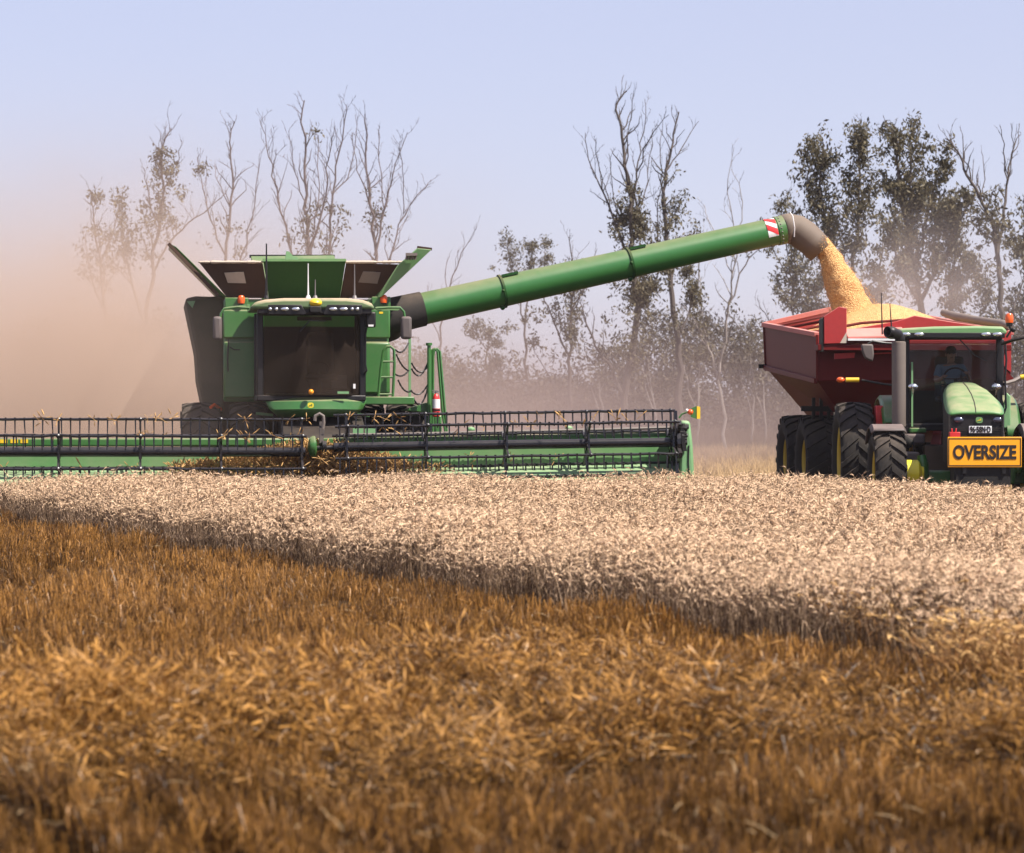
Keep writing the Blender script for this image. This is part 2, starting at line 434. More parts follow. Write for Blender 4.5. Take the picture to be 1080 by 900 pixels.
random.seed(5)
def stalk_template(h, nod, detail):
    T=TB(); lx=random.uniform(.0,.05)
    top=Vector((lx,0,h)); T.ribbon([(0,0,0),(lx*.4,0,h*.5),top],[.006,.005,.004],(random.uniform(-1,1),1,0),-.62)
    # flag leaf
    a=random.uniform(0,6.3); d=Vector((math.cos(a),math.sin(a),0)); z0=h*random.uniform(.5,.8)
    T.ribbon([Vector((0,0,z0)), Vector((0,0,z0+.05))+d*.09, Vector((0,0,z0-.03))+d*.19],[.009,.008,.002],d.cross(Vector((0,0,1))),-.55)
    ln=.085; k=4 if detail else 3
    pts=[top]; ang=random.uniform(.15,.35)
    for i in range(k):
        ang+=nod/k; pts.append(pts[-1]+Vector((math.sin(ang),0,math.cos(ang)))*ln/k)
    rs=[.004]+[.0078]*(k-1)+[.0035]
    T.spindle(pts, rs, 4 if detail else 3, .12)
    for q in range(7 if detail else 4):
        i=random.randint(1,k); p=Vector(pts[i]); ax=(Vector(pts[i])-Vector(pts[i-1])).normalized()
        dd=(ax+Vector((random.uniform(-.4,.4),random.uniform(-.5,.5),random.uniform(-.3,.4)))).normalized()
        sd=dd.orthogonal().normalized()*.0022
        T.tri(p-sd*.8,p+sd*.8,p+dd*random.uniform(.05,.085),.16)
    return T.arr()
stalks_near=[stalk_template(random.uniform(.60,.76), random.uniform(.5,2.4), True) for _ in range(14)]
stalks_far=[stalk_template(random.uniform(.62,.74), random.uniform(.5,2.4), False) for _ in range(12)]

CR = R(6.0)                      # the harvester's heading
CO = Vector((-3.82, 64.0, 0))
c = Frame(CO.x, CO.y, CR)
def back_line(X):
    """far edge of the standing crop (world y)"""
    hy = np.interp(X, [-14, 3.3], [CO.y - 5.25 - .3 - 1.1, CO.y - 5.25 + .5])
    ty = np.interp(X, [3.3, 5, 6, 7.5, 9, 12], [59.5, 57.2, 54.6, 50.8, 46.5, 44])
    return np.where(X < 3.35, hy, ty)

def wheat_points():
    out=[]
    N0=370000
    X=rng.uniform(-12,14,N0); Y=rng.uniform(18,63,N0)
    wob=.14*np.sin(Y*1.9)+.10*np.sin(Y*4.3)+.10*np.sin(Y*9.1+1)+.06*np.sin(Y*17)
    ok=(X>edge_x(Y)+wob)&(Y<back_line(X))&(abs(X)<Y*.165+2.2)
    # ragged, thinner fringe by the edge
    d=X-edge_x(Y); ok&=(d>.35)|(rng.uniform(0,1,N0)<.65)
    return X[ok],Y[ok]
WX,WY=wheat_points()
wd=WX-edge_x(WY)
P=np.stack([WX,WY,ground_h(WX,WY)],-1)
hvar=1+.05*np.sin(WX*1.3+WY*.4)+.05*np.sin(WY*.9-WX*.7)
scl=rng.normal(1.0,.07,len(P))*hvar*np.interp(WY,[22,30,44,56],[.74,.80,.93,.89])
lean=rng.normal(0,.14,(len(P),2)); lean[:,0]+=.05
lean[:,0]-=np.where(wd<.4,.12,0)
scl*=np.interp(wd+rng.normal(0,.12,len(P)),[0,.25,.7],[.84,.92,1])
tone=np.where(rng.uniform(0,1,len(P))<.08,rng.normal(.18,.1,len(P)),rng.normal(.69,.16,len(P)))
lod=(WY>40)
w1=scatter("standing_wheat_far",stalks_far,P[lod],scl[lod],lean[lod],M['wheat'],tone[lod])
w1.name="wheat_crop"
w2=scatter("wheat_crop",stalks_near,P[~lod],scl[~lod],lean[~lod],M['wheat'],tone[~lod])
tag(w1,"pale ripe wheat standing in front of the harvester comb and the tractor","wheat",kind="stuff")
tag(w2,"pale ripe wheat nearest the camera, above the dark cut edge","wheat",kind="stuff")
print("wheat", len(P))

# stubble
def tuft_template(nb, h, spread, bend):
    T=TB()
    for i in range(nb):
        a=random.uniform(0,6.3); r0=spread*random.random()**.5; b=Vector((math.cos(a)*r0,math.sin(a)*r0,0))
        d=Vector((random.gauss(0,bend),random.gauss(0,bend),1)); hh=h*random.uniform(.6,1.15); t=random.uniform(-.22,.25)
        s=Vector((math.cos(a*3),math.sin(a*3),0))
        if random.random()<.17:
            a2=random.uniform(0,6.3); dd=Vector((math.cos(a2),math.sin(a2),0)); k=b+d*hh*.6
            T.ribbon([b,k,k+dd*hh*.3+Vector((0,0,hh*.1)),k+dd*hh*.55-Vector((0,0,hh*.15))],[.005,.006,.005,.002],s,t+.08)
        else:
            T.ribbon([b,b+d*hh*.5,b+d*hh+Vector((random.gauss(0,.02),random.gauss(0,.02),0))],[.005,.0045,.0035],s,t)
    return T.arr()
tufts=[tuft_template(13,.195,.06,.09) for _ in range(16)]
leftheads=[stalk_template(random.uniform(.28,.46), random.uniform(1.2,2.6), True) for _ in range(8)]
loose=[]
for _ in range(10):
    T=TB()
    for q in range(2):
        a=random.uniform(0,6.3); L_=random.uniform(.04,.13); d=Vector((math.cos(a),math.sin(a),random.uniform(-.1,.7))); p=Vector((random.gauss(0,.05),random.gauss(0,.05),random.uniform(.0,.05)))
        s=d.cross(Vector((0,0,1))).normalized(); T.ribbon([p,p+d*L_*.5,p+d*L_-Vector((0,0,.015))],[.0035,.0035,.002],(s+Vector((0,0,.4))).normalized(),random.uniform(-.3,.2))
    loose.append(T.arr())
mats_=[]                         # tangled straw of the windrow: short bent pieces lying every way, some heads
for _ in range(16):
    T=TB()
    for q in range(17):
        a=random.uniform(0,6.3); el=random.gauss(.45,.7); L_=random.uniform(.03,.11); d=Vector((math.cos(a)*math.cos(el),math.sin(a)*math.cos(el),abs(math.sin(el))))
        p=Vector((random.gauss(0,.06),random.gauss(0,.06),random.uniform(-.02,.12))); b2=Vector((random.gauss(0,.5),random.gauss(0,.5),random.gauss(-.25,.4)))
        s=d.orthogonal().normalized(); e2=(d+b2*.8).normalized()
        T.ribbon([p,p+d*L_*.5,p+d*L_*.5+e2*L_*.5],[.003,.0034,.002],s,random.uniform(-.45,.35))
        if random.random()<.10: T.spindle([p+d*L_*.5+e2*L_*.5,p+d*L_*.5+e2*(L_*.5+.03),p+d*L_*.5+e2*(L_*.5+.06)],[.003,.006,.002],3,.3)
    mats_.append(T.arr())
WAVES=[(rng.uniform(.6,3.4),rng.uniform(0,6.28),rng.uniform(0,6.28),rng.uniform(.4,1)) for _ in range(18)]
def field(X,Y,k0=0,k1=18,f=1.0):
    s=np.zeros_like(X); tot=0
    for (k,a,ph,am) in WAVES[k0:k1]:
        s+=am*np.sin(f*k*(X*math.cos(a)+Y*.75*math.sin(a))+ph); tot+=am*am
    return s/math.sqrt(tot/2)
def windrow(X,Y):
    """1 inside the band of tangled straw the harvester left, 0 outside"""
    lo=16.1+.5*np.sin(X*1.1+.6)+.35*np.sin(X*2.7)+.12*X; hi=23.2+.5*np.sin(X*.9+2)+.4*np.sin(X*2.1)+.25*X
    return np.clip((Y-lo)/.9,0,1)*np.clip((hi-Y)/2.2,0,1)

def stubble_points(n, y0, y1, row, jit):
    Y=y0+(y1-y0)*rng.uniform(0,1,n)**1.25
    X=rng.uniform(-1,1,n)*(Y*.168+1.5)
    u=X*ROWDIR.y-Y*ROWDIR.x; v=X*ROWDIR.x+Y*ROWDIR.y
    u=np.round(u/row)*row+rng.normal(0,jit,n)
    X=u*ROWDIR.y+v*ROWDIR.x; Y=-u*ROWDIR.x+v*ROWDIR.y
    ok=(X<edge_x(Y)+.15)&(Y<62.5)&(Y>11)
    return X[ok],Y[ok]
SX,SY=stubble_points(60000,12,62,.29,.05)
hole=field(SX,SY); fine=field(SX,SY,4,14,3.1); wr=windrow(SX,SY)
keep=(hole+.6*fine>-1.2)|(rng.uniform(0,1,len(SX))<np.interp(SY,[16,18],[.9,.22]))
keep&=(rng.uniform(0,1,len(SX))>.55*wr)
SX,SY,hole,fine,wr=SX[keep],SY[keep],hole[keep],fine[keep],wr[keep]
P=np.stack([SX,SY,ground_h(SX,SY)-.01],-1)
scl=np.clip(rng.normal(1,.12,len(P))*(1+.14*hole+.08*fine)*(1-.12*np.clip((17-SY)/2,0,1))*np.interp(SY,[28,45],[1,1.3]),.5,1.9)
flow=np.stack([.06*field(SX,SY,0,9,.7),.06*field(SX,SY,9,18,.7)],-1)
st=scatter("stubble",tufts,P,scl,flow+rng.normal(0,.08,(len(P),2)),M['stubble'],np.clip(rng.normal(.46,.28,len(P))+.06*hole-.20*np.clip((18-SY)/3,0,1),0,1))
tag(st,"golden brown cut stubble in rows across the foreground","stubble",kind="stuff")
n=42000; MY=rng.uniform(14.5,26,n); MX=rng.uniform(-1,1,n)*(MY*.168+.9)
wr=windrow(MX,MY); cl=field(MX,MY,2,16,1.25); c2=field(MX,MY,0,12,2.6)
ok=(rng.uniform(0,1,n)<wr)&(cl+.8*c2>-.05)&(MX<edge_x(MY)+.1)
MX,MY,cl,c2=MX[ok],MY[ok],cl[ok],c2[ok]
P=np.stack([MX,MY,ground_h(MX,MY)+np.clip(.08+.13*cl+.07*c2,0,.42)*rng.uniform(.1,1,len(MX))],-1)
flow=rng.normal(0,.3,(len(MX),2))
tag(scatter("straw_windrow",mats_,P,np.clip(rng.normal(1,.2,len(P))*(1+.15*cl),.5,1.8),flow,M['windrow'],np.clip(rng.normal(.27,.32,len(P))+.14*cl,0,1)),"tangled golden straw lying in a band between two stretches of stubble","straw",kind="stuff")
n=1500; LY=13+49*rng.uniform(0,1,n)**1.4; LX=rng.uniform(-1,1,n)*(LY*.168+.9); ok=LX<edge_x(LY)
LX,LY=LX[ok],LY[ok]; P=np.stack([LX,LY,ground_h(LX,LY)+rng.uniform(.06,.20,len(LX))],-1)
tag(scatter("straw_litter",loose,P,rng.normal(1,.2,len(P)),rng.normal(0,.1,(len(P),2)),M['strawbits'],rng.normal(.55,.22,len(P))),"pale loose straw lying on the stubble","straw",kind="stuff")
# lodged stalks at the near corner of the crop
n=9000; LY=rng.uniform(17,25.5,n); LX=rng.uniform(2.5,5,n)
cl=field(LX,LY,2,16,1.3)+rng.normal(0,.3,n)
ok=(LX<edge_x(LY)+.9)&(LX>edge_x(LY)-.75)&(cl>-.2)
LX,LY=LX[ok],LY[ok]; P=np.stack([LX,LY,ground_h(LX,LY)],-1)
tag(scatter("leaning_wheat",leftheads,P,rng.normal(1,.15,len(P)),rng.normal(0,.5,(len(P),2)),M['cutcrop'],rng.normal(.55,.2,len(P))),"flattened golden wheat at the near corner of the standing crop","wheat",kind="stuff")
# far stubble behind the machines
n=26000; LY=58+112*rng.uniform(0,1,n)**1.3; LX=rng.uniform(-1,1,n)*(LY*.16+1)
ok=(LY>back_line(LX)+2.0)&((LX>3.2)|(LY>72)); LX,LY=LX[ok],LY[ok]
P=np.stack([LX,LY,ground_h(LX,LY)],-1)
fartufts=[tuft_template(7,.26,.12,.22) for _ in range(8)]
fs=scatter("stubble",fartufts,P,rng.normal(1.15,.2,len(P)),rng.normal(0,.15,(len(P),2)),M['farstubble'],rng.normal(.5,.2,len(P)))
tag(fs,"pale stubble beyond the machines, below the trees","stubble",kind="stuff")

# ------------------------------------------------------------------ trees
class NPTree:
    pass
def lerp_path(pts, t):
    s=t*(len(pts)-1); i=min(int(s),len(pts)-2); f=s-i
    return pts[i].lerp(pts[i+1],f), (pts[i+1]-pts[i]).normalized()

def smooth_path(pts, rnd, sub=4, jit=.07):
    out=[]
    n=len(pts)
    for i in range(n-1):
        p0=pts[max(i-1,0)];p1=pts[i];p2=pts[i+1];p3=pts[min(i+2,n-1)]
        for k in range(sub):
            t=k/sub
            q=.5*((2*p1)+(p2-p0)*t+(2*p0-5*p1+4*p2-p3)*t*t+(3*p1-p0-3*p2+p3)*t**3)
            j=jit*(p2-p1).length*.35
            out.append(q+Vector((rnd.gauss(0,j),rnd.gauss(0,j),rnd.gauss(0,j*.5))) if out else q)
    out.append(pts[-1]); return out

def twigs(mb, path, r0, r1, level, rnd, tips, dens=1.0, start=.25):
    L=sum((path[i+1]-path[i]).length for i in range(len(path)-1))
    n=max(3,int(L*1.3*dens)) if level>0 else max(3,int(L*3.2*dens))
    n=min(n,20)
    for i in range(n):
        t=start+(1-start)*(i+rnd.random())/n; t=min(t,.99)
        p,d=lerp_path(path,t)
        r=(r0+(r1-r0)*t)*.55
        r=max(min(r,.035),.010)
        a=rnd.uniform(0,2*math.pi); o=Vector((math.cos(a),math.sin(a)*.8,rnd.uniform(-.1,.3)))
        k=rnd.uniform(.45,1.0)
        dr=(d+o*k+Vector((0,0,.25))).normalized()
        ln=min(L*rnd.uniform(.16,.36),rnd.uniform(.9,2.1))*(1.15-t*.6)*(1 if level>0 else .8)
        q=[p]; dd=dr.copy()
        for s in range(4):
            dd=(dd+Vector((rnd.gauss(0,.3),rnd.gauss(0,.3),.12+rnd.gauss(0,.16)))).normalized()
            q.append(q[-1]+dd*ln/4)
        mb.tube(q,[r,r*.85,r*.7,r*.5,.006],3 if r<.018 else 4,False)
        tips.append(q[-1]); tips.append(q[2])
        if level>0 and ln>.45: twigs(mb,q,r,.008,level-1,rnd,tips,dens,.2)

def leaf_mesh(name, pts, size, mat, parent, seed, hang=.6, tonemean=.45):
    r=np.random.default_rng(seed); n=len(pts); P=np.array(pts)
    u=r.normal(0,1,(n,3)); u[:,2]-=hang*1.6; u/=np.linalg.norm(u,axis=1)[:,None]
    v=np.cross(u,r.normal(0,1,(n,3))); v/=np.linalg.norm(v,axis=1)[:,None]
    ln=size*r.uniform(.6,1.4,n)[:,None]; wd_=ln*.20
    V=np.stack([P-u*ln*.5, P+v*wd_, P+u*ln*.5, P-v*wd_],1).reshape(-1,3)
    a=np.arange(n)*4; Fq=np.stack([a,a+1,a+2,a+3],-1)
    return np_mesh(name,V,Fq,mat,parent,np.repeat(np.clip(r.normal(tonemean,.25,n),0,1),4))

def tree(name, label, Y, limbs, clumps=(), r0=.3, bark='bark', group=None, seed=1, dens=1.0, level=2, cat='tree', leafsize=.18, tipleaf=0, depth=1.6):
    """limbs: list of (polyline in photo pixels at distance Y, base radius); clumps: (px,py,rx,ry,count)"""
    rnd=random.Random(seed); s=Y/F
    bx,by=limbs[0][0][0]
    base=wpt(bx,by,Y); base.z=0
    root=empty(name,base)
    tag(root,label,cat,group)
    tr=MB(); br=MB(); tips=[]
    dof={}
    for li,(pl,rb) in enumerate(limbs):
        key0=pl[0]
        y0=dof.get(key0,0); y1=rnd.uniform(-depth,depth) if li else 0
        pts=[]
        for i,(x,y) in enumerate(pl):
            f=i/max(1,len(pl)-1); yy=Y+y0+(y1-y0)*f; dof[(x,y)]=y0+(y1-y0)*f
            pts.append(wpt(x,y,Y)*1.0); pts[-1].y=yy; pts[-1]-=base
        if li==0: pts[0].z=-.15
        path=smooth_path(pts,rnd)
        nn=len(path); rb*=.52; rt=rb*.16; rt=max(rt,.010)
        (tr if li==0 else br).tube(path,[rb+(rt-rb)*(i/(nn-1))**.85 for i in range(nn)],8 if rb>.1 else 6,False)
        twigs(br,path,rb,rt,level,rnd,tips,dens,.45 if li==0 else .2)
    tr.build('trunk',M[bark],root,True)
    br.build('limb',M[bark],root)
    pts=[]
    tp2=[((t_.x+base.x)/(t_.y+base.y)*F+540, HOR-(t_.z+base.z-EYE)/(t_.y+base.y)*F, t_) for t_ in tips]
    for (x,y,rx,ry,n) in clumps:
        n=int(n*1.0); rx*=1.35; ry*=1.1; cc=wpt(x,y,Y)-base
        near=[t_ for (tx,ty,t_) in tp2 if ((tx-x)/(rx*1.15))**2+((ty-y)/(ry*1.15))**2<1]
        rnd.shuffle(near); near=near[:max(6,n//26)]
        m=int(n*.7) if len(near)>3 else 0
        for q in range(m):
            t_=near[q%len(near)]; pts.append(t_+Vector((rnd.gauss(0,.17),rnd.gauss(0,.17),rnd.gauss(-.10,.17))))
        n-=m; nsub=max(3,int(n/30))
        for k in range(nsub):
            g=Vector((rnd.gauss(0,.5)*rx*s,rnd.gauss(0,.5)*max(rx,ry)*s*.7,rnd.gauss(0,.5)*ry*s))
            rr=rnd.uniform(.12,.40)*min(rx,ry)*s
            for q in range(int(n/nsub)):
                pts.append(cc+g+Vector((rnd.gauss(0,rr),rnd.gauss(0,rr),rnd.gauss(0,rr*.8))))
    if tipleaf:
        for tp in tips:
            if rnd.random()<.6:
                for q in range(tipleaf): pts.append(tp+Vector((rnd.gauss(0,.16),rnd.gauss(0,.16),rnd.gauss(-.08,.16))))
    if pts: leaf_mesh('crown',[tuple(p) for p in pts],leafsize,M['leaf'],root,seed)
    return root

GT="gum trees behind the field"
tree('gum_tree','tall half dead gum tree with bare top rising behind the middle of the auger',140,
  [([(652,478),(657,420),(667,375),(672,330),(669,290),(667,240),(664,205),(660,175),(655,135),(650,112),(661,96)],.34),
   ([(664,205),(661,165),(664,125),(668,98)],.07),([(667,240),(672,190),(678,150),(681,102)],.10),([(672,190),(684,148),(704,124)],.07),
   ([(669,290),(652,240),(638,205),(624,175),(618,138)],.13),([(638,205),(630,170),(626,150)],.05),([(652,240),(646,200),(641,165)],.05),
   ([(667,240),(680,205),(685,175),(689,135)],.06),([(657,420),(645,390),(628,365),(617,335),(612,318)],.16),([(672,330),(690,300),(702,270)],.1)],
  [(664,262,16,34,1500),(660,225,14,26,500),(668,330,18,44,2400),(664,290,12,24,900),(655,300,14,20,500),(672,380,10,20,300),(680,245,12,20,350),(690,285,18,16,400)],.34,group=GT,seed=3,dens=1.5)
tree('gum_tree','twin stemmed gum tree with bare branching top just right of the tall one',146,
  [([(712,480),(716,420),(714,360),(708,300),(702,255),(700,210),(703,180),(710,150),(716,118)],.32),
   ([(703,180),(720,155),(738,126)],.07),([(700,210),(697,170),(700,128)],.06),([(703,180),(713,165),(726,156)],.04),
   ([(708,300),(694,262),(692,225),(698,190)],.09),([(714,360),(730,320),(738,290),(741,250)],.1)],
  [(707,290,14,34,900),(712,205,10,24,260),(717,226,12,14,240),(715,330,16,36,900),(706,245,10,20,250),(722,250,12,16,220)],.32,group=GT,seed=4,dens=1.4)
tree('gum_tree','slim bare gum tree forking into thin stems below the end of the auger',150,
  [([(766,478),(763,430),(757,400),(748,372),(735,345),(722,322)],.17),([(757,400),(764,360),(768,320),(772,290),(776,250),(765,205),(772,158)],.13),
   ([(768,320),(785,280),(800,262),(818,240)],.09),([(772,290),(752,240),(744,215)],.05),([(776,250),(782,215),(770,180)],.05),([(748,372),(742,330),(738,280),(748,240)],.06)],
  [(770,345,26,20,260),(800,262,20,12,220)],.17,bark='palebark',group=GT,seed=5,dens=1.1,level=2)
tree('gum_tree','sparse gum tree with drooping grey foliage under the middle of the auger',152,
  [([(600,480),(601,430),(601,380),(603,330),(606,290),(600,250)],.22),([(601,380),(585,340),(572,310),(560,285)],.1),([(603,330),(620,295),(630,262)],.09),([(601,430),(575,390),(560,360)],.08),([(601,430),(630,400),(650,388)],.08)],
  [(600,320,12,36,700),(585,330,26,26,400),(572,345,18,20,300),(615,295,16,18,300),(601,375,10,24,300)],.22,group=GT,seed=6,dens=1.3)
tree('gum_tree','small rounded tree of separate leaf tufts showing above the first auger clamp',190,
  [([(556,474),(556,400),(554,340),(556,300),(560,270)],.2),([(554,340),(540,290),(536,255)],.1),([(556,300),(572,275),(577,255)],.1)],
  [(537,262,9,16,420),(558,262,11,12,420),(574,260,9,11,420),(548,285,16,14,500),(568,285,14,12,400),(556,310,18,14,300)],.2,group=GT,seed=7,dens=.5,level=1)
tree('gum_tree','low hazy tree behind the combine steps',185,
  [([(515,474),(515,420),(514,370),(516,345)],.16),([(514,370),(500,350),(494,338)],.08),([(514,370),(528,352),(534,344)],.08)],
  [(515,352,24,14,900),(505,375,26,16,700),(528,380,26,16,700)],.16,group=GT,seed=8,dens=.4,level=1)
tree('gum_tree','leafy sapling gum tree whose tip peeks over the auger spout',150,
  [([(845,478),(842,420),(838,350),(834,300),(828,250),(826,212)],.15),([(834,300),(818,270),(806,240)],.07),([(838,350),(856,310),(868,290)],.08),([(842,420),(815,350),(800,320)],.08)],
  [(826,216,10,12,300),(806,240,9,10,220),(830,250,12,18,350),(845,280,20,22,900),(850,300,22,22,900),(862,320,22,20,700),(840,315,12,18,300)],.15,group=GT,seed=9,dens=1.2)
tree('gum_tree','broad leafy gum tree with two upright plumes behind the grain spout',128,
  [([(908,480),(903,420),(900,370),(893,320),(885,280),(872,240),(866,200),(868,150)],.33),([(893,320),(900,270),(905,220),(906,160),(908,138)],.18),
   ([(885,280),(862,240),(853,190),(858,160)],.09),([(900,370),(925,320),(932,270),(935,230)],.15),([(903,420),(880,370),(862,330)],.12)],
  [(868,160,16,20,900),(862,190,16,20,800),(868,225,18,24,900),(906,160,16,24,1100),(905,200,18,26,1300),(900,240,20,24,900),(885,270,26,24,900),(915,280,24,26,900),(878,310,26,22,900),(925,320,28,28,900),(905,330,26,24,800)],.33,group=GT,seed=10,dens=1.5)
tree('gum_tree','tallest leafy gum tree with spreading olive crown behind the grain bin',124,
  [([(985,482),(982,420),(977,370),(970,320),(962,280),(955,240),(948,200),(945,160),(940,138)],.36),([(962,280),(975,240),(985,200),(995,165)],.16),
   ([(955,240),(962,190),(963,150),(968,130)],.13),([(970,320),(990,280),(1008,240),(1016,220)],.17),([(977,370),(1005,320),(1022,280)],.13),([(970,320),(945,280),(936,240)],.12)],
  [(942,152,10,22,480),(966,142,16,14,600),(984,160,16,16,600),(990,185,14,14,400),(950,190,16,14,600),(960,210,24,18,1300),(940,205,14,14,600),(985,215,14,22,700),(1005,215,14,22,900),(1018,205,14,14,500),(975,240,30,22,1700),(1000,250,24,22,1200),(960,260,24,20,1000),(985,290,30,24,1300),(1015,270,20,24,900),(1010,310,24,20,800),(960,300,24,24,700)],.36,group=GT,seed=12,dens=1.5)
tree('gum_tree','dark bare limbed gum tree at the far right, above the orange beacon',120,
  [([(1056,484),(1058,420),(1056,360),(1055,310),(1052,270),(1048,240),(1036,215),(1020,185),(1010,160),(997,146)],.27),
   ([(1052,270),(1060,230),(1064,195),(1070,160),(1080,140)],.14),([(1064,195),(1060,160),(1054,132)],.06),([(1064,195),(1070,160),(1067,130)],.05),
   ([(1056,360),(1072,320),(1085,280)],.12),([(1036,215),(1040,180),(1041,158)],.05),([(1070,160),(1077,150),(1079,128)],.04),([(1058,420),(1050,340),(1040,300)],.07)],
  [(1060,250,18,16,380),(1048,300,16,22,600),(1030,230,12,12,300),(1052,340,14,20,300),(1070,260,14,14,260),(1052,210,8,12,140)],.27,bark='bark',group=GT,seed=13,dens=1.2)
tree('gum_tree','leaning gum tree cut off by the right edge of the picture',126,
  [([(1078,482),(1080,420),(1084,360),(1090,300),(1086,250),(1080,210)],.24),([(1084,360),(1074,330),(1066,318)],.1),([(1090,300),(1100,250),(1104,200)],.1)],
  [(1078,235,12,22,420),(1086,290,18,30,900),(1080,340,14,18,300)],.24,group=GT,seed=14,dens=1.2)
DT="dusty bare trees behind the harvester"
tree('dead_tree','bare many stemmed tree with tallest twigs, behind the harvester tank',135,
  [([(330,480),(330,400),(328,330),(326,270),(323,220),(322,160),(321,106)],.28),([(328,330),(308,270),(295,210),(284,165),(274,126)],.12),([(326,270),(342,220),(348,170),(352,150)],.1),
   ([(330,400),(345,320),(348,260),(352,205),(362,150),(366,112)],.16),([(352,205),(370,180),(374,120)],.06),([(323,220),(312,180),(306,140)],.06),([(326,270),(335,215),(334,140)],.07)],
  [(334,138,3,3,40),(326,250,16,30,260),(348,240,12,24,200)],.28,bark='deadbark',group=DT,seed=21,dens=2.2)
tree('dead_tree','bare tree with stems fanning to the right above the raised tank flap',138,
  [([(398,480),(397,400),(396,330),(395,270),(390,215),(387,170),(385,120)],.24),([(395,270),(405,220),(414,185),(430,140)],.1),([(396,330),(412,270),(425,225),(454,188)],.1),([(390,215),(378,180),(372,140)],.06),([(405,220),(400,170),(398,135)],.05),([(425,225),(424,180),(422,150)],.04)],
  [(396,235,14,30,200)],.24,bark='deadbark',group=DT,seed=22,dens=2.2)
tree('dead_tree','bare slender tree with a crooked top left of the tank',140,
  [([(236,480),(238,400),(236,330),(238,270),(243,220),(246,180),(242,150),(247,128)],.2),([(238,270),(222,230),(212,190),(208,165)],.08),([(236,330),(252,280),(268,230),(276,170)],.1),([(243,220),(228,190),(224,170)],.05)],
  [(213,175,7,8,110),(235,250,14,20,140)],.2,bark='deadbark',group=DT,seed=23,dens=2.2)
tree('dead_tree','dust veiled tree with thin foliage and forked top at the left',138,
  [([(150,480),(150,400),(152,340),(160,290),(168,240),(172,200),(171,160),(179,134)],.24),([(160,290),(185,250),(215,225),(240,205)],.1),([(168,240),(158,205),(156,180)],.07),([(172,200),(188,175),(194,150)],.06),([(152,340),(135,290),(128,250),(126,205)],.1)],
  [(172,165,10,14,420),(180,195,14,16,300),(150,230,22,18,500),(128,210,8,10,160),(165,255,26,22,500),(140,270,26,24,420)],.24,bark='deadbark',group=DT,seed=24,dens=2.2)
tree('dead_tree','leftmost dust veiled tree with small tufted twigs',140,
  [([(112,480),(112,400),(110,330),(106,280),(100,240),(96,205)],.2),([(106,280),(118,240),(124,212)],.08),([(110,330),(92,280),(86,245)],.08)],
  [(98,210,7,8,160),(110,250,18,20,300),(104,290,20,22,300)],.2,bark='deadbark',group=DT,seed=25,dens=2.2)
tree('dead_tree','thin dead stem standing alone between the raised tank flap and the auger',150,
  [([(455,478),(458,420),(464,360),(472,310),(484,275),(498,248)],.13),([(464,360),(452,320),(450,300)],.05),([(472,310),(470,285),(474,270)],.04)],(),.13,bark='deadbark',group=DT,seed=26,dens=.8,level=2)
SG="pale saplings along the far edge of the field"
for k,(x,y1,lab) in enumerate([(792,350,'pale barked sapling beside the red bin'),(805,392,'short pale sapling leaning at the bin corner'),(735,372,'pale sapling standing right of the comb end'),(690,360,'pale trunked sapling between the two big gum trees'),(632,395,'small pale sapling left of the tallest gum trunk')]):
    rn=random.Random(40+k); dx=rn.uniform(-10,10)
    tree('sapling',lab,156,[([(x,478),(x+2,440),(x+dx*.5,400),(x+dx,y1)],.12),([(x+2,440),(x-8,410),(x-12,385)],.06),([(x+dx*.5,400),(x+12,375),(x+16,355)],.05)],
      [(x+dx,y1,12,12,200),(x+14,365,10,10,140)],.12,bark='palebark',group=SG,seed=50+k,dens=.7,level=2)

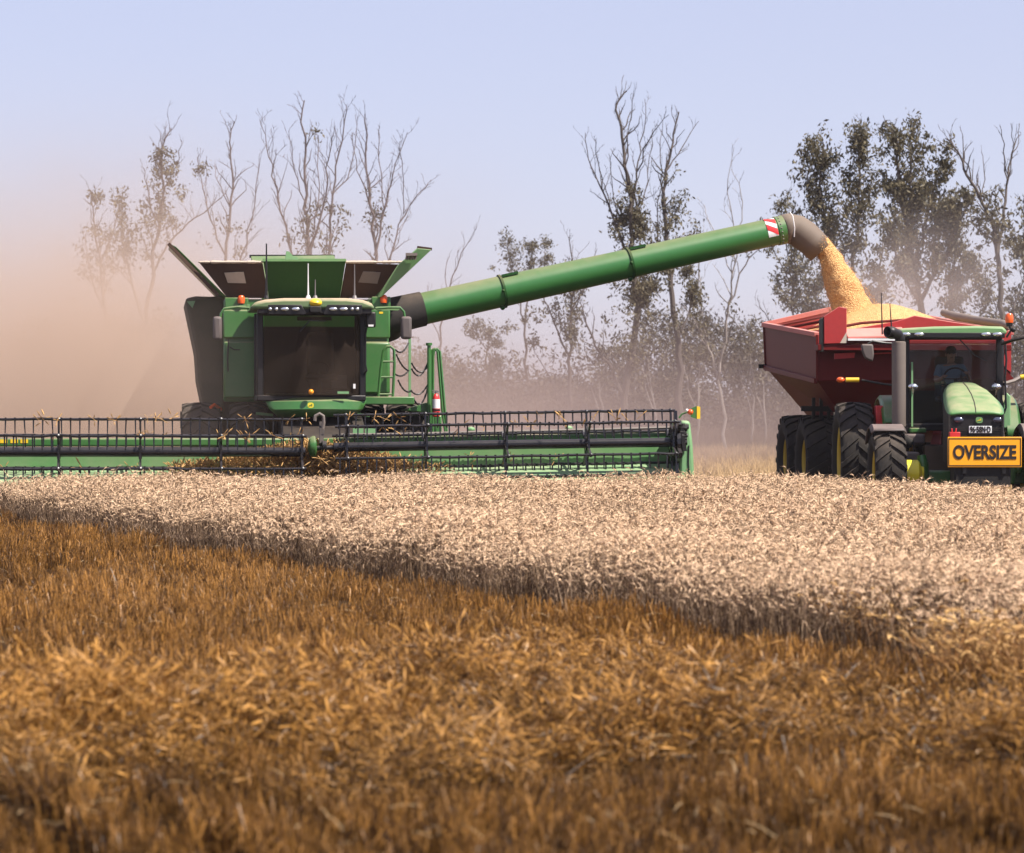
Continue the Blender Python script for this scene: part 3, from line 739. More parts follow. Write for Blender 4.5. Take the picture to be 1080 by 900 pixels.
# the wood behind, one mass
def far_wood():
    r=np.random.default_rng(77); pts=[]; rnd=random.Random(8); tr=MB()
    X=-34
    while X<36:
        Y=rnd.uniform(166,205); n1=X*.13
        h=3.2+2.4*abs(mnoise.noise(Vector((n1,3.1,0))))*2+rnd.uniform(-1,1.6)
        if X>4: h+=1.6
        if -2<X<6: h-=.6
        tr.tube([(X,Y,-.1),(X+rnd.gauss(0,.3),Y,h*.5),(X+rnd.gauss(0,.8),Y,h*.95)],[.11,.08,.03],5,False)
        for b in range(3):
            z0=h*rnd.uniform(.3,.7); tr.tube([(X,Y,z0),(X+rnd.gauss(0,.7),Y+rnd.gauss(0,.5),z0+h*.2),(X+rnd.gauss(0,1.3),Y+rnd.gauss(0,1),z0+h*.4)],[.05,.035,.015],4,False)
        for k in range(rnd.randint(5,9)):
            cx=X+rnd.gauss(0,1.1); cz=h*rnd.uniform(.45,1.0); cyy=Y+rnd.gauss(0,1.2); rr=rnd.uniform(.35,.8)
            m=int(170*rr/.5)
            pts.append(np.stack([r.normal(cx,rr,m),r.normal(cyy,rr,m),r.normal(cz,rr*.7,m)],-1))
        for k in range(9):
            cx=X+rnd.gauss(0,1.2); rr=rnd.uniform(.5,1.0); m=190
            pts.append(np.stack([r.normal(cx,rr,m),r.normal(Y-2,rr,m),abs(r.normal(rnd.uniform(.3,2.4),.6,m))],-1))
        X+=rnd.uniform(.5,1.1)
    o=leaf_mesh('far_woodland',np.concatenate(pts),.24,M['scrub'],None,5,.3)
    tag(o,"hazy grey green wood along the far side of the field","woodland",kind="stuff")
    me=tr.build('tmp',M['bark']); 
    # trunks of the same wood join its mesh
    bm=bmesh.new(); bm.from_mesh(o.data); n0=len(bm.faces); bm.from_mesh(me.data); bm.faces.ensure_lookup_table()
    for f in bm.faces[n0:]: f.material_index=1
    bm.to_mesh(o.data); bm.free(); o.data.materials.append(M['bark']); bpy.data.objects.remove(me)
    # dry grass bank under the trees
    n=14000; X=r.uniform(-32,32,n); Y=r.uniform(150,176,n)
    P=np.stack([X,Y,np.zeros(n)],-1)
    rushes=[tuft_template(7,.75,.3,.3) for _ in range(6)]
    g=scatter("dry_grass",rushes,P,r.normal(1,.25,n),r.normal(0,.2,(n,2)),M['drybush'],r.normal(.6,.2,n))
    tag(g,"brown dry grass bank at the foot of the trees","grass",kind="stuff")
far_wood()

# ------------------------------------------------------------------ wheels
def wheel(parent, x, y, Rr, W, rimR, rimmat, out=1, lugs=20, name='wheel', zc=None):
    """tractor wheel, axle along local x, outer side towards out*x"""
    zc = Rr if zc is None else zc
    e=empty(name,(x,y,zc),0,parent)
    h=W/2; t=MB()
    prof=[(-h*.72,rimR),(-h*.95,rimR+.25*(Rr-rimR)),(-h,rimR+.6*(Rr-rimR)),(-h*.93,Rr-.09),(-h*.78,Rr-.055),(0,Rr-.04),(h*.78,Rr-.055),(h*.93,Rr-.09),(h,rimR+.6*(Rr-rimR)),(h*.95,rimR+.25*(Rr-rimR)),(h*.72,rimR)]
    t.lathe(prof,(0,0,0),'x',48,False)
    da=2*math.pi/lugs
    for sgn in (-1,1):
        for k in range(lugs):
            a0=k*da+(da/2 if sgn>0 else 0)
            for s0 in range(3):
                x0=sgn*(h*(.0 if s0==0 else .34*s0)-.02*sgn*0); x1=sgn*h*.34*(s0+1)*(.97 if s0==2 else 1)
                aa0=a0+da*.42*s0/1.4; aa1=a0+da*.42*(s0+1)/1.4
                ro0=Rr-(0,.004,.012)[s0]; ro1=Rr-(.004,.012,.035)[s0]; wl=da*.20
                def pt(xx,a,r): return (xx,-math.sin(a)*r,math.cos(a)*r)
                ri=Rr-.085 if s0<2 else Rr-.12
                t.hexa([pt(x0,aa0-wl,ri),pt(x1,aa1-wl,ri),pt(x1,aa1+wl,ri),pt(x0,aa0+wl,ri),pt(x0,aa0-wl*.8,ro0),pt(x1,aa1-wl*.8,ro1),pt(x1,aa1+wl*.8,ro1),pt(x0,aa0+wl*.8,ro0)])
    t.build('tyre',M['tyre'],e,True)
    r=MB()
    s=out
    r.lathe([(-s*h*.74,rimR*1.02),(-s*h*.70,rimR*.92),(s*h*.1,rimR*.86),(s*h*.25,rimR*.55),(s*h*.05,rimR*.32),(s*h*.35,rimR*.30),(s*h*.38,.02)],(0,0,0),'x',36,False)
    r.lathe([(s*h*.1,rimR*.86),(s*h*.68,rimR*.93),(s*h*.76,rimR*1.03),(s*h*.70,rimR*1.04)],(0,0,0),'x',36,False)
    for k in range(8):
        a=k*math.pi/4; r.lathe([(s*h*.34,.03),(s*h*.42,.028)],(0,math.cos(a)*rimR*.2,math.sin(a)*rimR*.2),'x',8)
    r.build('rim',rimmat,e,True)
    return e

def leaping_emblem(parent, p, size, name='emblem', ground=None, mark=None, tilt=0):
    """small rounded badge with a leaping deer-like silhouette, facing local -y"""
    x,y,z=p; g=MB(); n=20; pl=[]
    for k in range(n):
        a=2*math.pi*k/n; ca,sa=math.cos(a),math.sin(a)
        pl.append((x+size*math.copysign(abs(ca)**.7,ca),y,z+size*.86*math.copysign(abs(sa)**.7,sa)))
    g.prism(pl,(0,.02,0)); o=g.build(name,ground or M['limelogo'],parent)
    d=[(-.75,-.12),(-.45,-.05),(-.15,.05),(.15,.12),(.30,.35),(.22,.62),(.36,.45),(.52,.66),(.46,.38),(.70,.30),(.68,.18),(.45,.15),(.38,-.05),(.70,-.25),(.62,-.32),(.25,-.15),(-.10,-.18),(-.40,-.25),(-.78,-.50),(-.82,-.42),(-.50,-.15)]
    m=MB(); m.prism([(x+u*size*.82,y-.006,z+v*size*.82) for u,v in d],(0,.004,0)); m.build('badge_mark',mark or M['green'],o)
    return o

# ------------------------------------------------------------------ the combine harvester
H=empty('combine_harvester',CO,CR)
tag(H,"green combine harvester with open grain tank, unloading through its long auger",'combine harvester')
def cp(px,py,yl): return c.at(px,py,yl)
def rect(mb,px0,px1,py0,py1,y0,y1):
    a=cp(px0,py1,y0); b=cp(px1,py0,y0); mb.box(a.x,b.x,y0,y1,a.z,b.z)
b=MB(); rect(b,236,410,316,424,-.15,5.2); b.build('body',M['green'],H,bevel=.05)
b=MB(); rect(b,235,277,327,357,-.24,-.152); b.build('upper_panel',M['green'],H,bevel=.03)
b=MB(); rect(b,236,277,360.5,420,-.26,-.152); b.build('lower_panel',M['green'],H,bevel=.03)
b=MB(); rect(b,383,411.5,326,357,-.24,-.152); b.build('upper_panel',M['green'],H,bevel=.03)
p=b=MB(); rect(b,382,411.5,360.5,416,-.30,-.152); lp=b.build('lower_panel',M['green'],H,bevel=.05)
b=MB(); rect(b,400,404,329,331,-.245,-.241); b.build('warning_decal',M['yellow'],H)
b=MB(); rect(b,381,383,332,336,-.245,-.241); b.build('warning_decal',M['yellow'],H)
b=MB(); b.tube([cp(241,358,-.3),cp(240,380,-.34),cp(240.5,392,-.3)],.012,6); b.tube([cp(242,366,-.3),cp(247,369,-.3),cp(253,369,-.3)],.01,6); b.build('grab_handle',M['black'],H,True)
# right-hand flank (seen on the left of the picture), flared, under dust
b=MB(); yl=.5
pl=[cp(195,315,yl),cp(206,312.5,yl),cp(222,313,yl),cp(237,312,yl),cp(237,436,yl),cp(216,436,yl),cp(209,402,yl),cp(207,372,yl)]
b.prism(pl,(0,4.2,0)); b.build('side_shield',M['hull'],H,bevel=.06)
b=MB(); b.prism([cp(197,318,.42),cp(206,317.5,.42),cp(203,325,.42)],(0,.05,0)); b.build('side_lamp',M['green_pale'],H)
# lower chassis, axle, feeder house
b=MB(); rect(b,228,404,423,472,.55,3.5); rect(b,262,396,430,470,-.1,.5); b.box(-1.9,1.9,-.2,.2,.85,1.2); b.build('chassis',M['dark'],H,bevel=.03)
fa=c.x(296,-2); fb=c.x(384,-2)
b=MB(); b.hexa([(fa,-4.0,.45),(fb,-4.0,.45),(fb,-.6,1.15),(fa,-.6,1.15),(fa,-4.0,1.15),(fb,-4.0,1.15),(fb,-.6,1.95),(fa,-.6,1.95)])
fh=b.build('feeder_house',M['black'],H,bevel=.03)
for x0 in (372,385):
    b=MB(); rect(b,x0,x0+11,452,461,-3.99,-3.95); 
    for i in range(len(b.v)): b.v[i]=(b.v[i][0],b.v[i][1]-.07,b.v[i][2])
    b.build('latch_plate',M['green_pale'],fh)
for (x0,y0,x1,y1) in ((270,436,288,438),(368,436,390,438.5)):
    b=MB(); b.beam(cp(x0,y0,-1.6),cp(x1,y1,-1.6),.06,.05); b.build('light_bracket',M['green'],H)
b=MB(); b.tube([cp(233,432,-.3),cp(226,427,-.5),cp(222,430,-.6)],.03,8); b.build('marker_arm',M['orange'],H,True)
b=MB(); b.box(c.x(190,.2),c.x(203,.2),.15,.22,c.z(452,.2),c.z(434,.2)); b.build('mud_flap',M['rubber'],H,bevel=.01)
# wheels
wheel(H,c.x(212,0),0,1.02,.72,.55,M['rimyellow'],-1,20,zc=.98)
wheel(H,c.x(262,0),0,1.02,.72,.55,M['rimyellow'],-1,20,zc=.98)
wheel(H,c.x(384,0),0,1.02,.72,.55,M['rimyellow'],1,20,zc=.98)
wheel(H,c.x(428,0),0,1.02,.72,.55,M['rimyellow'],1,20,zc=.98)
wheel(H,-1.35,4.0,.75,.5,.38,M['rimyellow'],-1,18)
wheel(H,1.35,4.0,.75,.5,.38,M['rimyellow'],1,18)

# grain tank extension: front panel, rubber corners, side flaps, back panel
def panel(pts,th,name,mat,parent,bev=.012):
    n=(Vector(pts[1])-Vector(pts[0])).cross(Vector(pts[2])-Vector(pts[0])).normalized()
    mb=MB(); mb.prism(pts,n*th); return mb.build(name,mat,parent,bevel=bev)
yb,yt=-.05,-.43
fp=panel([cp(284,316,yb),cp(358,316,yb),cp(364.5,274.5,yt),cp(277.5,274.5,yt)],.05,'tank_front_panel',M['shaded_green'],H)
b=MB(); b.beam(cp(277,274.5,yt),cp(365,274.5,yt),.09,.05); b.build('panel_lip',M['green_dusty'],fp)
fl=panel([cp(240,314,yb),cp(283.5,314,yb),cp(277,277.5,yt+.03),cp(210,276.5,yt+.03)],.03,'corner_flap',M['flap'],H)
panel([cp(240.2,298.5,-.27),cp(259.5,299,-.27),cp(257,287,-.37),cp(236.5,288,-.37)],-.012,'flap_window',M['tan'],fl,0)
fl=panel([cp(358.5,314,yb),cp(394,314,yb),cp(428,279,yt+.03),cp(365,277,yt+.03)],.03,'corner_flap',M['flap'],H)
panel([cp(378,298,-.27),cp(398,299.5,-.27),cp(401.5,287.5,-.37),cp(383,286.5,-.37)],-.012,'flap_window',M['exhaust'],fl,0)
for o_ in (fl,):
    pass
rn=random.Random(3)
for (x0,x1) in ((212,276),(366,426)):
    b=MB(); x=x0
    while x<x1:
        q=cp(x,276.6,yt+.02); b.ball(q,rn.uniform(.03,.06),6,5,(1.6,1,.6)); x+=rn.uniform(1.5,4)
    b.build('settled_chaff',M['tan'],H,True)
def side_flap(top0,top1,bot0,bot1,depth,name):
    a=[cp(bot0[0],bot0[1],-.1),cp(bot1[0],bot1[1],-.1),cp(top1[0],top1[1],-.45),cp(top0[0],top0[1],-.45)]
    mb=MB(); far=[p+Vector((0,depth,0)) for p in a]; mb.hexa([a[0],a[1],far[1],far[0],a[3],a[2],far[2],far[3]])
    return mb.build(name,M['green'],H,bevel=.012)
sf=side_flap((178,256.5),(186,260.5),(233,312),(240,314),2.7,'tank_side_flap')
b=MB(); b.beam(cp(177.6,257,-.47),cp(230,311.5,-.14),.025,.06); b.build('flap_seal',M['flap'],sf)
sf=side_flap((444,265.5),(455,262),(393,315),(399,313),2.7,'tank_side_flap')
g=panel([cp(397,314,-.3),cp(402,313,-.3),cp(455,263,-.5),cp(440,261.5,-.5),cp(419,280,-.45)],.04,'flap_gusset',M['green_dusty'],sf)
b=MB(); b.box(*(lambda u,v:(u.x,v.x,-.66,-.56,v.z,u.z))(cp(428,267,-.6),cp(440,270,-.6)))
for k in range(4): b.beam(cp(429.5+k*3,269.5,-.6),cp(428.5+k*3,274,-.58),.035)
b.build('step_bracket',M['exhaust'],sf)
b=MB(); b.beam(cp(440,261,-.5),cp(455.5,263,-.5),.06,.05); b.build('flap_seal',M['flap'],sf)
bp=panel([cp(276,316,2.7),cp(368,316,2.7),cp(352,270,3.3),cp(264,271,3.3)],.05,'tank_back_panel',M['green'],H)
b=MB(); b.beam(cp(263,270.5,3.28),cp(353,270.5,3.28),.07,.06); b.build('panel_lip',M['black'],bp)
b=MB(); b.prism([cp(301,274,-.9),cp(302,265,-.9),cp(305,265.5,-.9),cp(309,270,-.9),cp(314,272,-.9),cp(315,274.5,-.9)],(0,.15,0)); b.build('hinge_bracket',M['green_pale'],H)
rubble=MB()
for x0,x1,y0,y1 in ((237,262,314,328),(392,412,313,327)):
    b=MB(); rect(b,x0,x1,y0,y1,-.20,-.1); b.build('front_rail',M['green'],H,bevel=.02)

# cab
CY=-2.2
b=MB()
for (x0,x1,y0,y1) in ((271,278,328,420),(379,386,328,420)):
    rect(b,x0,x1,y0,y1,CY-.05,CY+.1)
for px in (274,383):
    q=cp(px,420,CY); t=cp(px,328,CY); b.box(q.x-.05,q.x+.05,-.42,-.32,q.z,t.z)
rect(b,271,386,417,423,CY-.06,-.3); rect(b,274,383,328,333,CY-.04,CY+.06)
b.build('cab_frame',M['black'],H,bevel=.02)
b=MB(); q0=cp(278.2,417,CY); q1=cp(379,333,CY); n=10; vs=[]
for i in range(n+1):
    u=i/n; xx=q0.x+(q1.x-q0.x)*u; yy=CY-.02-.16*(1-(2*u-1)**2)
    vs+= [(xx,yy,q0.z),(xx,yy-.08,q1.z)]
b.add(vs,[(2*i,2*i+2,2*i+3,2*i+1) for i in range(n)]); ws=b.build('windshield',M['glass_combine'],H,True)
b=MB(); x0=cp(274,400,CY).x; x1=cp(383,400,CY).x
b.add([(x0,CY+.1,q0.z),(x0,-.43,q0.z),(x0,-.43,q1.z),(x0,CY+.1,q1.z)],[(0,1,2,3)]); b.build('side_window',M['glass_combine'],H)
b=MB(); b.add([(x1,CY+.1,q0.z),(x1,-.43,q0.z),(x1,-.43,q1.z),(x1,CY+.1,q1.z)],[(0,1,2,3)]); b.build('side_window',M['glass_combine'],H)
b=MB(); rect(b,276,381,345,423,-.37,-.31); b.build('cab_rear_wall',M['dark'],H)
# green tank wall seen through the cab's upper rear window stands behind the glass already (body)
b=MB(); rect(b,324,352,350,412,-1.25,-1.05); s=cp(338,395,-1.2); b.box(s.x-.3,s.x+.3,-1.8,-1.05,s.z-.12,s.z); b.build('operator_seat',M['seat'],H,bevel=.06)
b=MB(); b.tube([cp(336,417,CY+.35),cp(336,392,CY+.5)],.05,8); ct=cp(336,390,CY+.5)
ring=[(ct.x+.2*math.cos(a*math.pi/8),ct.y+.08*math.sin(a*math.pi/8),ct.z+.15*math.sin(a*math.pi/8)) for a in range(17)]
b.tube(ring,.018,6,False); b.build('steering_wheel',M['black'],H,True)
b=MB(); rect(b,350,366,396,410,-1.75,-1.6); rect(b,351,365,398.5,401,-1.757,-1.751); b.build('armrest_console',M['steel'],H,bevel=.01)
b=MB(); rect(b,314,350,334,338,-1.9,-1.7); b.build('sun_visor',M['tan'],H)
b=MB(); b.beam(cp(316,350,CY-.3),cp(327,338,CY-.32),.02); b.beam(cp(327,338,CY-.32),cp(344,339,CY-.32),.018); b.build('wiper',M['black'],H)
# roof
b=MB(); yr=-2.62
pr=[(263,326.5),(268,319),(280,316),(300,314.5),(365,314.5),(383,316.5),(392,320),(396.5,326.5)]
b.prism([cp(x,y,yr) for x,y in pr],(0,2.3,0)); b.build('cab_roof',M['roofdust'],H,bevel=.06)
b=MB(); rect(b,272,392,322.5,331,yr+.04,yr+.5)
b.prism([cp(283,332,yr-.05),cp(283,321.5,yr-.05),cp(318,321.5,yr-.05),cp(322.5,329.5,yr-.05),cp(322.5,332,yr-.05)],(0,.08,0))
b.prism([cp(341,332,yr-.05),cp(341,329.5,yr-.05),cp(345.5,321.5,yr-.05),cp(382,321.5,yr-.05),cp(382,332,yr-.05)],(0,.08,0))
vi=b.build('light_visor',M['black'],H,bevel=.012)
for (px,rx) in ((285,2),(291.5,2),(300.5,4.6),(312,4.6),(351.5,4.6),(362.5,4.6),(371.5,2),(377,2)):
    q=cp(px,326.2,yr-.06); b=MB(); b.ball(q,1,12,7,(rx/58,.03,2.1/58)); b.build('work_light',M['chrome'],H,True)
b=MB(); q=cp(333,319.5,yr-.02); b.ball((q.x,q.y+.1,q.z),1,18,9,(.135,.16,.085)); gp=b.build('gps_dome',M['yellow'],H,True)
b=MB(); rect(b,326.5,339,323,330,yr-.09,yr+.05); b.build('dome_base',M['dark'],H,bevel=.02)
# front bumper fascia
b=MB(); n=16; rows=[(417.5,.16,0),(420,.0,0),(425,-.12,0),(431,-.15,4),(438,-.05,14)]
vs=[]
for (py,dy,inset) in rows:
    for i in range(n+1):
        u=i/n; px=281+inset+(386-281-2*inset)*u; bow=.16*(1-(2*u-1)**2)
        q=cp(px,py,CY-.12); vs.append((q.x,CY-.10+dy-bow+.25,q.z))
k=n+1; fs=[(r_*k+i,r_*k+i+1,(r_+1)*k+i+1,(r_+1)*k+i) for r_ in range(len(rows)-1) for i in range(n)]
b.add(vs,fs); o=b.build('front_fascia',M['green'],H,True); so_=o.modifiers.new('s','SOLIDIFY'); so_.thickness=.05; so_.offset=1
q=cp(328.5,427.5,CY-.6); leaping_emblem(H,(q.x,CY-.30,q.z),.055,mark=M['green'])
b=MB(); q=cp(328,413.5,CY-.25); b.ball((q.x,CY-.27,q.z),.05,12,7); b.build('marker_lamp',M['amber'],H,True)
b=MB(); rect(b,356,368,413,415.5,CY-.21,CY-.19); b.build('step_label',M['green_pale'],H)
b=MB(); rect(b,372.5,375,405,410,CY-.11,CY-.10); b.build('warning_decal',M['labelwhite'],H)
# beacons, mirrors, antennas
for px,py in ((254.3,316),(404.5,315.5)):
    q=cp(px,py,-.2); b=MB(); b.lathe([(-.075,.062),(-.02,.07),(.04,.066),(.07,.045),(.078,.01)],(q.x,q.y-.05,q.z),'z',14); bo=b.build('beacon',M['orange'],H,True)
    b=MB(); b.lathe([(-.10,.05),(-.075,.05)],(q.x,q.y-.05,q.z),'z',12); b.build('beacon_base',M['black'],bo,True)
mm=[(229,350,[(263,325),(250,324),(236,326),(233,331),(232,342)],(224.5,234),(334,359)),(428,345.5,[(396,325.5),(410,324.5),(422,324.5),(426,329),(427,336)],(422.5,434),(334,358))]
for (mx_,my_,arm,(xa,xb),(ya,yb_)) in mm:
    b=MB(); b.tube([cp(x,y,-2.4) for x,y in arm],.022,8); ma=b.build('mirror_arm',M['green'],H,True)
    b=MB(); q0=cp(xa,yb_,-2.4); q1=cp(xb,ya,-2.4); b.box(q0.x,q1.x,-2.5,-2.36,q0.z,q1.z); b.build('mirror_shell',M['mirrorback'],H,bevel=.05,seg=3)
b=MB(); b.beam(cp(237,325,-2.38),cp(263,322,-2.38),.03); b.beam(cp(262,321,-2.38),cp(262,328,-2.38),.05); b.build('mirror_bracket',M['green_dusty'],H)
b=MB(); b.prism([cp(397,323.5,-2.35),cp(420,323,-2.35),cp(423,325,-2.35),cp(420,327.5,-2.35),cp(397,327,-2.35)],(0,.1,0)); b.build('mirror_bracket',M['green_dusty'],H)
b=MB(); rect(b,386,396.5,329,345.5,-2.46,-2.3); mo=b.build('camera_monitor',M['black'],H,bevel=.03)
b=MB(); rect(b,388.5,394,342.5,344.5,-2.467,-2.461); b.build('monitor_label',M['labelwhite'],mo)
b=MB(); b.tube([cp(387,345,-2.3),cp(385.5,352,-2.3),cp(385.5,385,-2.3),cp(387,391,-2.3),cp(383,396,-2.2)],.016,6); b.build('cable',M['black'],H,True)
b=MB(); b.prism([cp(382,395,-2.25),cp(387,391,-2.25),cp(386,396,-2.25),cp(385,398.5,-2.25)],(0,.1,0)); b.build('catch_lever',M['black'],H)
for (px,y0,y1,r_,m_) in ((281,257,314,.018,'black'),(325,278,314,.011,'white'),(332.5,295,314,.008,'steel'),(374,279,314,.011,'steel')):
    q0=cp(px,y1,-1.9); q1=cp(px,y0,-1.9); b=MB(); b.tube([q0,(q0.x,q0.y,q0.z+.3),q1],[r_*1.6,r_,r_*.7],6); b.lathe([(-.02,.05),(.04,.03)],q0,'z',8); b.build('antenna',M[m_],H,True)
# platform, ladder, rails, chains
b=MB(); rect(b,383,437,418.5,427,-1.6,-.4); b.prism([cp(424,433,-1.0),cp(452,424,-1.0),cp(455,432,-1.0),cp(452,436,-1.0)],(0,.4,0)); b.build('platform',M['green'],H,bevel=.02)
b=MB()
for (xb_,xt) in ((399.5,404.5),(414,414.5)):
    pass
b.tube([cp(398.5,424,-1.55),cp(401.5,390,-1.55),cp(404.5,370,-1.55),cp(408,366,-1.55),cp(412,365.5,-1.55),cp(415.5,369,-1.55),cp(416,385,-1.55),cp(414,424,-1.55)],.026,8)
for (y0,x0,x1) in ((381.5,403,416),(398,401,415.5),(416,399.5,414.5)):
    b.tube([cp(x0,y0,-1.55),cp(x1,y0,-1.55)],.022,6)
b.build('ladder_rail',M['green'],H,True)
b=MB(); rect(b,431,433.5,357,421,-.7,-.62); b.build('rail_post',M['green_pale'],H)
b=MB(); b.tube([cp(452.5,438,-1.2),cp(452.5,364,-1.2)],.035,8); q=cp(452.5,363.5,-1.2); b.lathe([(-.02,.06),(.03,.06)],q,'z',10); b.build('gate_post',M['green'],H,True)
for (xa,ya,xb_,yb_) in ((454,438,467,438),(456.5,450,472.5,470)):
    b=MB(); b.tube([cp(xa,ya+10,-1.1),cp(xa+.3,376,-1.1),cp(xa+1.5,369.5,-1.1),cp(xa+4.5,368,-1.1),cp(xa+7.5,371,-1.1),cp(xb_,yb_,-1.1),cp(xb_+3,yb_+20,-1.1)],.024,8); b.build('handrail',M['green'],H,True)
def chain(a,bq,sag):
    mb=MB(); pts=[]
    for i in range(13):
        u=i/12; p_=a.lerp(bq,u); p_.z-=sag*4*u*(1-u); pts.append(p_)
    mb.tube(pts,[.013 if i%2 else .02 for i in range(13)],5); mb.build('safety_chain',M['black'],H,True)
for (x0,y0,x1,y1,s_) in ((417,369,431,362,.10),(418,374,431,391,.06),(417,395,431,391,.06),(434,383,452,384,.16),(434,389,452,380,.20),(420,401,434,412,.1),(434,413,452,404,.12),(436,420,451,410,.2)):
    chain(cp(x0,y0,-1.3),cp(x1,y1,-.9 if x1<440 else -1.15),s_)
b=MB(); rect(b,450,466,438,470,-.95,-.8); b.build('step_tank',M['green'],H,bevel=.03)

# unloading auger (part of the harvester)
A0=cp(418,332,.35); 
A1w=wpt(821,243.5,66.0); A1=c.Ri@(A1w-c.o)
AD=(A1-A0).normalized()
b=MB(); b.tube([A0+AD*.5,A0+AD*1.98,A0+AD*4.5,A1],[.305,.298,.282,.268],36); au=b.build('unloading_auger',M['auger'],H,True)
b=MB(); b.tube([cp(398,344,1.3),cp(409,340,.8),A0-AD*.05,A0+AD*.52],[.37,.37,.345,.33],24); b.build('auger_elbow',M['rubber'],au,True)
LA=(A1-A0).length
for fx,rr in ((.272,.31),(.605,.297)):
    q=A0+AD*LA*fx; b=MB(); b.tube([q-AD*.022,q+AD*.022],rr+.016,36)
    up=Vector((0,0,1)); b.ball(q+Vector((0,-rr,0))*.98,.035,8,6); b.ball(q+Vector((0,-rr*.4,-rr*1.0)),.05,8,6); b.beam(q+Vector((0,-rr*.5,rr*.95))-AD*.02,q+Vector((0,-rr*.5,rr*.95))+AD*.3,.05,.05)
    b.build('clamp_ring',M['shaded_green'],au,True)
# striped hazard band on the tube
side=Vector((0,-1,0)); upv=AD.cross(Vector((0,1,0))).normalized()
if upv.z<0: upv=-upv
def on_tube(s_,an,r_): return A0+AD*s_+(Vector((0,-1,0))*math.cos(an)+upv*math.sin(an))*r_
def band(s0,s1,a0,a1,skew,mat,name,par,rr=.274):
    mb=MB(); vs=[]; n_=24
    for i in range(n_+1):
        an=a0+(a1-a0)*i/n_
        vs+=[on_tube(s0,an-skew*0,rr),on_tube(s1,an-skew,rr)]
    mb.add(vs,[(2*i,2*i+1,2*i+3,2*i+2) for i in range(n_)]); return mb.build(name,mat,par,True)
wb=band(LA-.26,LA-.06,-.35,1.25,0,M['white'],'hazard_decal',au)
for a0_ in (-.2,.62):
    band(LA-.26,LA-.06,a0_+.40,a0_+.85,.5,M['redbright'],'hazard_stripe',au,.284)
# collar and drooping rubber spout
b=MB(); b.tube([A1-AD*.05,A1+AD*.10],.283,32); cb=b.build('spout_collar',M['green'],au,True)
b=MB()
for k in range(10):
    an=-1.2+2.4*k/9; b.ball(A1+AD*.02+(Vector((0,-1,0))*math.cos(an)+upv*math.sin(an))*.287,.016,6,5)
b.build('collar_bolts',M['steel'],cb)
def spt(px,py,Y=66.1): return c.Ri@(wpt(px,py,Y)-c.o)
sp=[A1+AD*.02,spt(831,241),spt(840,243),spt(849,249),spt(857,256),spt(866,265.5)]
b=MB(); b.tube(sp,[.283,.292,.30,.30,.285,.27],32,False)
sb=b.build('spout_boot',M['boot'],au,True); m_=sb.modifiers.new('s','SOLIDIFY'); m_.thickness=.02
b=MB(); b.tube([spt(833.2,224,65.75),spt(836,228,65.70),spt(838,240,65.70),spt(837.5,250,65.75)],.012,6); b.build('seam_strap',M['labelwhite'],sb,True)
b=MB(); q=spt(813,257.5,65.9); b.ball(q,.05,10,7); b.tube([q,q+Vector((0,0,.1))],.03,6); b.build('spout_lamp',M['black'],au,True)

# fire extinguisher hanging at the steps
q=cp(460,440,-1.35); E=empty('fire_extinguisher',CO+Matrix.Rotation(CR,3,'Z')@q,CR)
tag(E,"small red fire extinguisher with white label hanging by the harvester steps",'fire extinguisher')
b=MB(); b.lathe([(0,.05),(.02,.068),(.33,.068),(.40,.05),(.43,.025)],(0,0,0),'z',16); b.build('cylinder',M['redbright'],E,True)
b=MB(); b.lathe([(.16,.0705),(.33,.0705)],(0,0,0),'z',16,False); b.build('paper_label',M['labelwhite'],E,True)
b=MB(); b.lathe([(.115,.074),(.145,.074)],(0,0,0),'z',16,False); b.build('bracket_strap',M['black'],E,True)
b=MB(); b.lathe([(.42,.022),(.47,.022)],(0,0,0),'z',10); b.beam((-.08,0,.49),(.05,0,.47),.02,.02); b.beam((-.07,0,.455),(.03,0,.455),.018,.018); b.build('valve_handle',M['steel'],E)

# ------------------------------------------------------------------ the header (comb front)
HD=empty('grain_header',CO,CR)
tag(HD,"wide green harvesting front with black tined reels, carried ahead of the combine",'header')
XL=c.x(-62,-4.2); XR=c.x(716,-4.2); XM=c.x(338,-4.2)
def tilt(x):        # the right wing rides slightly higher at its tip
    return 0.0 if x<XM else (x-XM)*.0155
def hbar(mb,x0,x1,y0,y1,z0,z1):
    z0a,z0b,z1a,z1b=z0+tilt(x0),z0+tilt(x1),z1+tilt(x0),z1+tilt(x1)
    mb.hexa([(x0,y0,z0a),(x1,y0,z0b),(x1,y1,z0b),(x0,y1,z0a),(x0,y0,z1a),(x1,y0,z1b),(x1,y1,z1b),(x0,y1,z1a)])
zb0=c.z(494,-4.0); zb1=c.z(471,-4.0); zt0=c.z(470.5,-4.0); zt1=c.z(462,-4.0)
b=MB()
for (x0,x1) in ((XL,XM-.45),(XM+.6,XR)): hbar(b,x0,x1,-4.02,-3.95,zb0-.35,zb1)
b.build('backsheet',M['green_dusty'],HD,bevel=.01)
b=MB()
for (x0,x1) in ((XL,XM),(XM,XR)): hbar(b,x0,x1,-4.06,-3.86,zt0,zt1)
tt=b.build('top_beam',M['green'],HD,bevel=.03)
b=MB(); 
for x0 in (0,11,21.5): 
    a_=cp(x0,467.5,-4.07); e_=cp(x0+8,463.5,-4.07); b.box(a_.x,e_.x,-4.068,-4.062,a_.z,e_.z)
b.build('warning_decal',M['yellow'],tt)
zd0=c.z(504,-4.6); zd1=c.z(494.5,-4.05)
b=MB()
